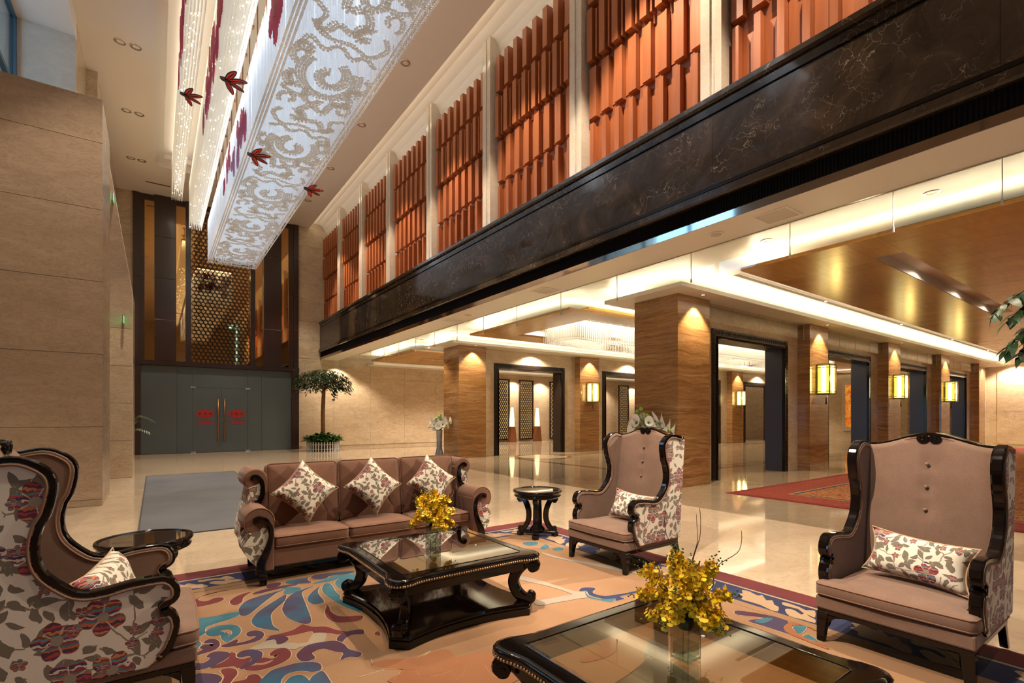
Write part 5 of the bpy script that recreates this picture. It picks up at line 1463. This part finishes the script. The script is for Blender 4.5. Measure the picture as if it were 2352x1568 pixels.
# ---- coffee tables
def table_outline(h, ins_mid, n=20):
    pts = []
    def d(t):
        a = abs(t)/h
        return ins_mid*(1-min(1,max(0,(a-.62)/.2))**2*(3-2*min(1,max(0,(a-.62)/.2))))
    r = .085
    for q in range(4):
        ang = PI/2*q; c, s = math.cos(ang), math.sin(ang)
        loc = []
        for k in range(n+1):
            t = -(h-r)+2*(h-r)*k/n; loc.append((t, -h+d(t)))
        for k in range(1,4):
            a = -PI/2+PI/2*k/4; loc.append((h-r+r*math.cos(a), -h+r+r*math.sin(a)))
        pts += [(x*c-y*s, x*s+y*c) for x,y in loc]
    return pts
def coffee_table(label):
    t = thing('coffee_table', label, 'coffee table', (0,0,0), 0, 'square black lacquer coffee tables')
    O = table_outline(.625, .035); n = len(O)
    I = []
    hi = .50
    for x,y in O:
        m = max(abs(x),abs(y)); f = hi/m; I.append((max(-hi,min(hi,x*f)), max(-hi,min(hi,y*f))))
    rings = [[(x,y,.398) for x,y in I],[(x,y,.398) for x,y in offset(O,-.035)],[(x,y,.412) for x,y in offset(O,-.018)],[(x,y,.424) for x,y in offset(O,-.014)],[(x,y,.438) for x,y in offset(O,-.014)],[(x,y,.444) for x,y in offset(O,-.002)],[(x,y,.454) for x,y in O],[(x,y,.464) for x,y in offset(O,-.008)],[(x,y,.470) for x,y in offset(O,-.03)],[(x,y,.470) for x,y in I],[(x,y,.398) for x,y in I]]
    b = MB(); b.loft(rings[1:9], 0, True, False); b.loft(rings[8:]+[rings[1]], 0, False, False); b.build('top_frame', M['lacquer'], t)
    b = MB(); b.box(-.498,.498,-.498,.498,.459,.4695); b.build('glass_top', M['tableglass'], t)
    b = MB(); b.tube([(x,y,.470) for x,y in rrect(-.497,.497,-.497,.497,.03)], .004, 4, 0, True, True); b.build('glass_rim', M['lacquer'], t)
    b = MB(); P = offset(O, -.004); acc = 0
    for i in range(n):
        ax,ay = P[i]; bx,by = P[(i+1)%n]; L = math.hypot(bx-ax,by-ay)
        while acc < L: f = acc/L; ball(b, ax+(bx-ax)*f, ay+(by-ay)*f, .431, .0088, 1); acc += .0195
        acc -= L
    b.build('gold_bead_string', M['gold'], t, fixn=False)['kind'] = 'stuff'
    b = MB()
    for s in (-1,1): b.box(-.50,.50,s*.535-.012,s*.535+.012,.34,.40); b.box(s*.535-.012,s*.535+.012,-.50,.50,.34,.40)
    b.build('apron', M['lacquer'], t)
    for q in range(4):
        a = PI/4+PI/2*q; dx, dy = math.cos(a), math.sin(a)
        b = MB()
        cv = smooth([(.80,.335),(.825,.355),(.815,.385),(.775,.395),(.725,.375),(.675,.325),(.645,.265),(.645,.21),(.67,.155),(.715,.115),(.765,.10),(.79,.12),(.78,.145),(.76,.15)],3,False)
        b.ribbon([(dx*r,dy*r,z) for r,z in cv], lambda u: .03+.055*math.sin(PI*u)**.8, (-dy,dx,0), lambda u: .065+.02*(1-u))
        for (r,z,rr) in ((.795,.362,.038),(.768,.128,.030)):
            b.cyl((dx*r-(-dy)*-.05,dy*r-dx*-.05,z),(dx*r+(-dy)*-.05,dy*r+dx*-.05,z),rr,14)
            b.cyl((dx*r-(-dy)*-.056,dy*r-dx*-.056,z),(dx*r+(-dy)*-.056,dy*r+dx*-.056,z),rr*.45,10)
        b.build('leg', M['lacquer'], t, bevel=.004, seg=1)
    B = []
    for q in range(4):
        ang = PI/2*q; c, s = math.cos(ang), math.sin(ang)
        for k in range(15):
            tt = -.50+1.0*k/14; y = -.60+.085*(1-(tt/.5)**2)
            B.append((tt*c-y*s, tt*s+y*c))
    rings = [[(x,y,z) for x,y in offset(B,e)] for e,z in ((0,0),(0,.05),(-.012,.056),(-.012,.066),(-.002,.072),(-.006,.085),(-.02,.090))]
    b = MB(); b.loft(rings, 0, False, True); b.build('plinth_shelf', M['lacquer'], t)
    return t
ct = coffee_table('square black coffee table with beaded edge, in front of the sofa')
ct2 = copy_tree(ct); ct.location = (1.86, 3.66, .015); ct2.location = (1.90, 1.37, .015); ct2['label'] = 'nearer square black coffee table, cut by the bottom edge'

# ---- round side tables
def side_table(label):
    t = thing('side_table', label, 'side table', (0,0,0), 0, 'round black side tables')
    b = MB(); b.lathe([(.27,.50),(.30,.515),(.305,.53),(.29,.545),(.30,.555),(.315,.57),(.318,.585),(.312,.598),(.295,.60),(.285,.592),(.283,.586)],0,0,40); b.build('round_top', M['lacquer'], t)
    b = MB(); b.lathe([(.282,.585),(.282,.5895)],0,0,36,0,False); b.build('glass_inset', plain('smoked_glass_inset',(.02,.014,.01),.02,spec=.8,coat=1.0), t)
    b = MB(); b.lathe([(.09,.06),(.10,.10),(.06,.14),(.055,.46),(.09,.50)],0,0,18); 
    for k in range(4):
        a = PI/2*k; b.cyl((.045*math.cos(a),.045*math.sin(a),.1),(.045*math.cos(a),.045*math.sin(a),.49),.014,8)
    b.build('column', M['lacquer'], t)
    for k in range(4):
        a = PI/4+PI/2*k; dx, dy = math.cos(a), math.sin(a)
        b = MB(); cv = smooth([(.225,.455),(.245,.475),(.235,.495),(.20,.495),(.165,.46),(.125,.37),(.11,.28),(.12,.19),(.165,.11),(.215,.075),(.235,.09),(.222,.108)],3,False)
        b.ribbon([(dx*r,dy*r,z) for r,z in cv], lambda u: .036+.034*math.sin(PI*u), (-dy,dx,0), .066)
        b.cyl((dx*.222+dy*.03,dy*.222-dx*.03,.468),(dx*.222-dy*.03,dy*.222+dx*.03,.468),.036,12); b.cyl((dx*.22+dy*.03,dy*.22-dx*.03,.098),(dx*.22-dy*.03,dy*.22+dx*.03,.098),.034,12)
        b.build('leg', M['lacquer'], t, bevel=.003, seg=1)
        b = MB(); b.ribbon([(dx*.03,dy*.03,.058),(dx*.14,dy*.14,.055),(dx*.235,dy*.235,.05)], .04, (-dy,dx,0), .075); b.box(dx*.225-.034,dx*.225+.034,dy*.225-.034,dy*.225+.034,0,.055); b.build('foot', M['lacquer'], t, bevel=.005, seg=1)
    return t
st = side_table('round black side table between the sofa and the middle armchair')
st2 = copy_tree(st); st.location = (4.03, 5.06, .015); st2.location = (-.06, 4.82, .015); st2['label'] = 'round black side table behind the left armchair'
# ------------------------------------------------------------------ PLANTS AND FLOWERS
def leafmat(name, c0, c1, rough=.4):
    n = NT(name); r = n.new('ShaderNodeObjectInfo').outputs['Random']; g = n.noise(n.pos((1,1,1)), 9.0, 2)
    return n.set(col=n.mix(n.ramp(g,[(.35,0),(.65,1)]), c0, c1), rough=rough)
M['leaf'] = leafmat('glossy_dark_leaf', (.010,.030,.008), (.030,.070,.016))
M['leaf2'] = leafmat('bright_green_leaf', (.02,.085,.012), (.055,.17,.025))
M['trunk'] = wood('tan_trunk_bark', (.15,.075,.03), (.22,.12,.05), .8, (1,1,1), 0, 0, .1, (30,30,5))
M['stem'] = plain('green_stem', (.08,.16,.03), .5)
M['twig'] = plain('brown_twig', (.06,.03,.018), .6)
M['planter'] = plain('white_picket_paint', (.66,.68,.70), .45)
M['soil'] = plain('dark_soil', (.02,.013,.008), .9)
def leaf_into(b, base, d, up, L, Wd, m=0, droop=.25):
    d = Vector(d).normalized(); s = d.cross(Vector(up)); s = s.normalized() if s.length > 1e-3 else Vector((1,0,0)); n = s.cross(d)
    P = Vector(base)
    def q(f, w_): return P + d*L*f + s*Wd*w_ - Vector((0,0,1))*droop*L*f*f + n*Wd*.12*abs(w_)
    b.add([q(0,0),q(.3,.5),q(.65,.42),q(1,0),q(.65,-.42),q(.3,-.5),q(.35,0)+n*-.0,q(.68,0)], [(0,1,6),(1,2,7,6),(2,3,7),(0,6,5),(5,6,7,4),(4,7,3)], m, True)
rp = random.Random(11)
pt = thing('potted_tree', 'round headed indoor tree with a bare trunk in a white picket planter', 'tree', (6.3, 23.75, 0))
b = MB(); b.lathe([(.60,0),(.66,.42),(.64,.44),(.58,.40)],0,0,30); b.build('planter_tub', M['soil'], pt)
b = MB(); b.lathe([(.60,.38),(.601,.40)],0,0,24); b.build('soil', M['soil'], pt)
for k in range(36):
    a = 2*PI*k/36
    b = MB(); b.prism([(-.028,0),(.028,0),(.028,.40),(0,.44),(-.028,.40)], -.012, .012, 'y')
    if k == 0: PK = b.mesh('picket', M['planter'])
    link('picket', PK, pt, (.71*math.cos(a), .71*math.sin(a), .0), rot=(0,0,a+PI/2))
b = MB()
for z in (.10,.30): b.tube([(.695*math.cos(2*PI*k/40),.695*math.sin(2*PI*k/40),z) for k in range(40)], .014, 5, 0, True, True)
b.build('picket_rail', M['planter'], pt)
b = MB(); b.tube([(0,0,.3),(.0,.0,1.0),(-.01,.0,1.8),(.03,.01,2.75),(.06,0,3.0)], lambda t: .105-.03*t, 12); b.build('trunk', M['trunk'], pt)
b = MB()
for k in range(9):
    a = 2*PI*k/9+.3; b.tube([(.05,0,2.75),(.45*math.cos(a),.4*math.sin(a),3.15),(.95*math.cos(a),.9*math.sin(a),3.05)], lambda t: .03*(1-.7*t), 5)
b.build('branches', M['trunk'], pt)
b = MB()
for k in range(3000):
    a = rp.uniform(0,2*PI); q = rp.random()**.5; r = 1.22*q
    top = 3.10+.66*math.sqrt(max(0,1-q*q)); bot = 2.72-.12*math.cos(a*3)*q
    z = bot+(top-bot)*rp.random()**.55
    p = (r*math.cos(a), r*math.sin(a), z)
    leaf_into(b, p, (math.cos(a)+rp.uniform(-.6,.6), math.sin(a)+rp.uniform(-.6,.6), rp.uniform(-.7,.25)), (0,0,1), rp.uniform(.10,.17), rp.uniform(.05,.08))
for (a, n_, rr, zz) in ((-.6,60,1.25,2.75),(2.9,50,1.25,2.65),(-.9,45,.6,2.45),(.1,40,1.3,3.0),(3.5,36,1.3,2.95),(-1.3,30,.9,2.55)):
    for k in range(n_):
        f = rp.random(); p = ((.7+(rr-.7)*f)*math.cos(a)+rp.uniform(-.1,.1), (.7+(rr-.7)*f)*math.sin(a)+rp.uniform(-.1,.1), 3.0+(zz-3.0)*f+rp.uniform(-.12,.06))
        leaf_into(b, p, (math.cos(a)+rp.uniform(-.5,.5), math.sin(a)+rp.uniform(-.5,.5), -.9), (0,0,1), rp.uniform(.1,.16), .065)
b.build('foliage', M['leaf'], pt, fixn=False)['kind'] = 'stuff'
b = MB()
for k in range(760):
    a = rp.uniform(0,2*PI); r = .74*rp.random()**.5
    leaf_into(b, (r*math.cos(a), r*math.sin(a), .44+.34*rp.random()*(1.15-r)), (math.cos(a)+rp.uniform(-.7,.7), math.sin(a)+rp.uniform(-.7,.7), rp.uniform(.1,1.0)), (0,0,1), rp.uniform(.24,.40), rp.uniform(.09,.14), 0, .35)
b.build('underplanting', M['leaf2'], pt, fixn=False)['kind'] = 'stuff'
# tree at the right edge: only its drooping leaf sprays reach into view
rt = thing('indoor_tree', 'dark green leafy tree branch hanging in at the right edge', 'tree', (6.3, .55, 0))
b = MB(); b.tube([(0,0,.25),(.02,.02,1.2),(0,.05,2.2),(-.05,.1,2.75)], lambda t: .05-.02*t, 8); b.build('trunk', M['trunk'], rt)
b = MB(); b.lathe([(.20,0),(.26,.35),(.27,.38),(.24,.38),(.23,.34)],0,0,24); b.build('pot', M['lacquer'], rt)
b = MB(); b.lathe([(.23,.33),(.231,.34)],0,0,20); b.build('soil', M['soil'], rt)
lf = MB(); leaf_into(lf, (0,0,0), (1,0,0), (0,0,1), .118, .056, 0, .35); LF = lf.mesh('leaf', M['leaf'])
br = MB(); sprays = []
def spray(pts, n):
    P = smooth(pts, 5, False); br.tube(P, lambda t: .007*(1-.6*t), 5)
    for k in range(n):
        f = .25+.75*k/(n-1); i = min(len(P)-2, int(f*(len(P)-1))); p = Vector(P[i]); d = (Vector(P[i+1])-p).normalized()
        yaw = math.atan2(d.y, d.x)+(.8 if k % 2 else -.8)+rp.uniform(-.4,.4)
        link('leaf', LF, rt, p, rot=(rp.uniform(-.5,.5), rp.uniform(.35,1.1), yaw)).scale = (rp.uniform(.8,1.25),)*3

spray([(0,.05,2.65),(-.2,.25,2.68),(-.38,.40,2.58),(-.56,.51,2.40)], 26)
spray([(0,.05,2.55),(-.18,.22,2.55),(-.34,.36,2.48),(-.46,.44,2.34)], 20)
spray([(0,.08,2.4),(-.2,.27,2.38),(-.36,.38,2.25),(-.46,.44,2.10)], 22)
spray([(0,.08,2.3),(-.2,.25,2.27),(-.34,.34,2.16),(-.38,.37,2.05)], 18)
br.build('branches', M['trunk'], rt)
fp = thing('fern', 'green fern frond showing past the marble fin', 'fern', (-.75, 17.9, 0))
b = MB(); b.lathe([(.16,0),(.22,.40),(.23,.43),(.20,.43)],0,0,20); b.build('pot', M['planter'], fp)
b = MB(); b.lathe([(.2,.38),(.201,.40)],0,0,16); b.build('soil', M['soil'], fp)
b = MB()
for (dx,dy,dz) in ((.62,.15,1.55),(.3,.5,1.5),(.55,-.15,1.2),(-.2,.4,1.6)):
    P = smooth([(0,0,.4),(dx*.2,dy*.2,dz*.8),(dx*.6,dy*.6,dz*1.02),(dx*1.15,dy*1.15,dz*.93)],8,False)
    b.tube(P, .006, 4)
    for i in range(8, len(P)-1):
        d = (Vector(P[i+1])-Vector(P[i])).normalized(); sd = d.cross(Vector((0,0,1))).normalized()
        for s_ in (-1,1): leaf_into(b, P[i], sd*s_+d*.5+Vector((0,0,-.25)), (0,0,1), .16, .024, 0, .2)
b.build('fronds', M['leaf'], fp, fixn=False)
# yellow orchids in square glass vases
M['yellow'] = leafmat('yellow_orchid_petal', (.95,.59,.008), (.98,.70,.02), .45)
M['orange'] = plain('russet_orchid_throat', (.42,.11,.01), .5)
fm = MB()
def petl(ang, L, Wd, tilt):
    c, s = math.cos(ang), math.sin(ang)
    pts = [(0,0,0),(.5*L,.5*Wd,tilt*.5*L),(.9*L,.38*Wd,tilt*L),(L,0,tilt*L*.8),(.9*L,-.38*Wd,tilt*L),(.5*L,-.5*Wd,tilt*.5*L)]
    fm.add([(x*c-y*s, x*s+y*c, z) for x,y,z in pts], [(0,1,2,3,4,5)], 0, True)
petl(-PI/2, .021, .030, .15); petl(PI/2, .012, .009, .5); petl(PI/2-1.1, .011, .008, .5); petl(PI/2+1.1, .011, .008, .5); petl(.05, .010, .008, .6); petl(PI-.05, .010, .008, .6)
fm.sphere((0,.0,.003), .0038, 6, 4, 1)
FLO = fm.mesh('orchid_blossom', [M['yellow'], M['orange']])
def orchids(label, x, y, z, s, n, vase_h, seed, twigs):
    rg = random.Random(seed)
    t = thing('orchid_arrangement', label, 'flowers', (x, y, z), 0, 'yellow orchid arrangements in glass vases')
    h = vase_h; a = .045
    b = MB(); b.loft([[(sx*a*q, sy*a*q, zz) for sx,sy in ((-1,-1),(1,-1),(1,1),(-1,1))] for zz,q in ((0,1),(h,1),(h,.90),(.022,.88))], 0, False, True)
    b.build('glass_vase', M['vaseglass'], t)
    b = MB()
    for sx,sy in ((-1,-1),(1,-1),(1,1),(-1,1)): b.tube([(sx*a*.97,sy*a*.97,.004),(sx*a*.97,sy*a*.97,h)], .0022, 5)
    b.tube([(-a,-a,h),(a,-a,h),(a,a,h),(-a,a,h)], .002, 5, 0, False, True); b.box(-a*.93,a*.93,-a*.93,a*.93,.006,.016)
    b.build('thick_glass_edges', M['edgeglass'], t)
    b = MB(); b.box(-a*.87,a*.87,-a*.87,a*.87,.023,h*.40); b.build('water', thin_glass('vase_water',(.80,.82,.76),1.2,0,1.33), t)
    b = MB(); b.lathe([(.030,h*.74),(.038,h*.86),(.036,h*1.0),(.02,h*1.08)],0,0,10); b.build('leaf_wrap', M['leaf'], t)
    st_ = MB(); cz = h+.40*s
    ex = MB(); fv, ff, fmi = FLO_RAW
    nst = 46; k = 0
    for i in range(nst):
        az = 2*PI*i/nst*7.0+rg.uniform(-.2,.2); el = -.75+2.25*((i*.618) % 1.0); R = s*rg.uniform(.80, 1.06)
        d = Vector((math.cos(az)*math.cos(el), math.sin(az)*math.cos(el), math.sin(el)*.92))
        tip = d*R+Vector((0,0,cz))
        P = smooth([(0,0,h*.8),(d.x*R*.3,d.y*R*.3,h+.25*s+max(0,d.z)*.3*R),tuple(d*R*.75+Vector((0,0,cz+.06*s))),tuple(tip)],6,False)
        st_.tube(P, .0013*s/.2, 4)
        m = 22
        for q in range(m):
            f = .34+.66*(q+rg.random())/m; p = Vector(P[min(len(P)-1,int(f*(len(P)-1)))])
            p += Vector((rg.gauss(0,1),rg.gauss(0,1),rg.gauss(0,1)))*.085*s*(1.15-f*.6)
            rot = Matrix.Rotation(math.atan2(p.y,p.x)+PI/2+rg.uniform(-.9,.9),4,'Z') @ Matrix.Rotation(rg.uniform(.5,1.8),4,'X') @ Matrix.Rotation(rg.uniform(-.6,.6),4,'Y')
            sc_ = rg.uniform(.80,1.25)*s/.2
            if k % 4 == 0 and k//4 < n:
                o = link('blossom', FLO, t); o.matrix_local = Matrix.Translation(p) @ rot @ Matrix.Scale(sc_*1.12,4)
            else:
                M4 = Matrix.Translation(p) @ rot @ Matrix.Scale(sc_,4)
                o0 = len(ex.v); ex.v += [tuple(M4 @ Vector(v)) for v in fv]
                for f_, mi in zip(ff, fmi): ex.f.append(tuple(o0+j for j in f_)); ex.m.append(mi); ex.sm.append(True)
            k += 1
        for q in range(5):
            p = tip+d*(.012*q)*s/.2+Vector((rg.uniform(-1,1),rg.uniform(-1,1),rg.uniform(-1,1)))*.006; st_.sphere(p, .0042*s/.2, 5, 4)
    ex.build('small_blossoms', [M['yellow'], M['orange']], t, fixn=False)['kind'] = 'stuff'
    st_.build('stems', M['stem'], t)
    b = MB()
    for (dx,dy,dz) in twigs:
        P = [(0,0,h)]
        for j in range(1,9):
            f = j/8; P.append((dx*f+.018*math.sin(j*1.9+dx*9), dy*f+.018*math.cos(j*1.7+dy*7), h+dz*f))
        b.tube(smooth(P,3,False), lambda u: .0022*(1-.7*u)+.0005, 5)
    b.build('curly_twigs', M['twig'], t)
    return t
FLO_RAW = (fm.v, fm.f, fm.m)
M['edgeglass'] = thin_glass('thick_glass_edge', (.62,.66,.62), 3.5)
orchids('yellow orchids with curly twigs in a square glass vase on the nearer coffee table', 1.90, 1.34, .4845, .205, 290, .185, 5, ((-.02,.10,.46),(.10,.0,.44),(.05,-.05,.48),(.22,-.16,.38),(-.16,.16,.34)))
orchids('smaller looking yellow orchids in a square glass vase on the coffee table before the sofa', 1.85, 3.69, .4845, .20, 280, .185, 9, ((-.26,.05,.36),(.24,.04,.30),(.05,.1,.34)))
# calla lilies
M['calla'] = plain('white_calla_petal', (.80,.80,.74), .45, sss=.1)
M['callag'] = plain('calla_green_base', (.22,.38,.06), .5)
M['pompom'] = plain('lime_pompom_bloom', (.28,.52,.06), .7)
cm = MB(); N = 14; rings = []
for (r,z,fl) in ((.007,0,0),(.011,.025,0),(.022,.055,.1),(.040,.085,.35),(.062,.108,.75),(.076,.114,1)):
    ring = []
    for k in range(N):
        a = 2*PI*k/N; tip = math.cos(a)
        ring.append((r*math.cos(a)*(1+.35*fl*max(0,tip)), r*math.sin(a), z+fl*(.030*tip+ .012*max(0,tip)**3) - fl*.01))
    rings.append(ring)
cm.loft(rings[:3], 1, True, False); cm.loft(rings[2:], 0, True, False)
CAL = cm.mesh('calla_bloom', [M['calla'], M['callag']])
sp = MB(); sp.cyl((0,0,.03),(0,0,.10),.004,6); SPD = sp.mesh('spadix', M['yellow'])
pm = MB(); pm.sphere((0,0,0),.045,12,8)
PMX = random.Random(2); pm.v = [tuple(c*(1+PMX.uniform(-.08,.08)) for c in v) for v in pm.v]; POM = pm.mesh('pompom', M['pompom'])
def callas(label, x, y, z0, seed, dirs, poms):
    rg = random.Random(seed)
    t = thing('calla_vase', label, 'flowers', (x, y, 0), 0, 'tall silver vases of white calla lilies')
    b = MB(); b.lathe([(.14,0),(.155,.03),(.165,.10),(.155,.18),(.125,.27),(.105,.40),(.105,.70),(.118,z0-.02),(.122,z0),(.108,z0),(.10,z0-.1)],0,0,28); b.build('silver_vase', M['silver'], t)
    st_ = MB()
    for (ax, ay, L, hgt) in dirs:
        tip = Vector((ax, ay, z0+hgt)); P = smooth([(ax*.12,ay*.12,z0-.12),(ax*.25,ay*.25,z0+hgt*.35),(ax*.62,ay*.62,z0+hgt*.78),tuple(tip)],4,False)
        st_.tube(P, .009, 6)
        d = (Vector(P[-1])-Vector(P[-2])).normalized(); q = d.to_track_quat('Z','X').to_euler()
        tip2 = tip-d*.06
        o = link('calla_bloom', CAL, t, tip2, rot=q); o.scale = (L*1.55,L*1.55,L*1.15)
        o = link('spadix', SPD, t, tip2, rot=q); o.scale = (L*1.2,)*3
    for (ax, ay, hgt) in poms:
        st_.tube(smooth([(0,0,z0-.1),(ax*.4,ay*.4,z0+hgt*.5),(ax,ay,z0+hgt)],4,False), .006, 5); o = link('pompom', POM, t, (ax,ay,z0+hgt)); o['label'] = 'round lime green bloom'
    for k in range(16):
        a = rg.uniform(0,2*PI); leaf_into(st_, (.03*math.cos(a),.03*math.sin(a),z0-.05), (math.cos(a),math.sin(a),rg.uniform(.8,2.2)), (0,0,1), rg.uniform(.2,.34), .035, 0, .1)
    st_.build('stems', M['stem'], t)
    return t
def ring_dirs(seed, n, wide):
    rg = random.Random(seed); out = []
    for k in range(n):
        a = 2*PI*k/n+rg.uniform(-.3,.3); r = rg.uniform(.10,.36)*wide
        out.append((r*math.cos(a), r*math.sin(a), rg.uniform(.8,1.1), rg.uniform(.14,.46)-.35*r))
    return out
callas('tall silver vase of white calla lilies beside the second travertine pillar', 8.72, 16.88, 1.06, 3, ring_dirs(4,20,1.15), ((.0,.05,.50),(.06,-.02,.58),(-.08,.06,.44)))
callas('white calla lilies with lime blooms rising behind the middle armchair', 8.72, 7.14, 1.10, 6, ring_dirs(8,22,1.2)+[(.22,-.36,1.1,.22),(.30,-.42,1.1,.16),(.16,-.24,1.1,.34)], ((-.06,.10,.62),(-.11,.16,.57),(.0,-.02,.48)))
cd = MB(); cd.tube(smooth([(4.95,.50,.006),(5.2,.62,.006),(5.35,.52,.006),(5.55,.50,.006),(5.5,.62,.006),(5.8,.8,.006)],6,False), .006, 6)
tag(cd.build('power_cord', plain('orange_cord',(.55,.16,.03),.5)), 'thin orange cord on the marble floor beside the right armchair', 'cord')
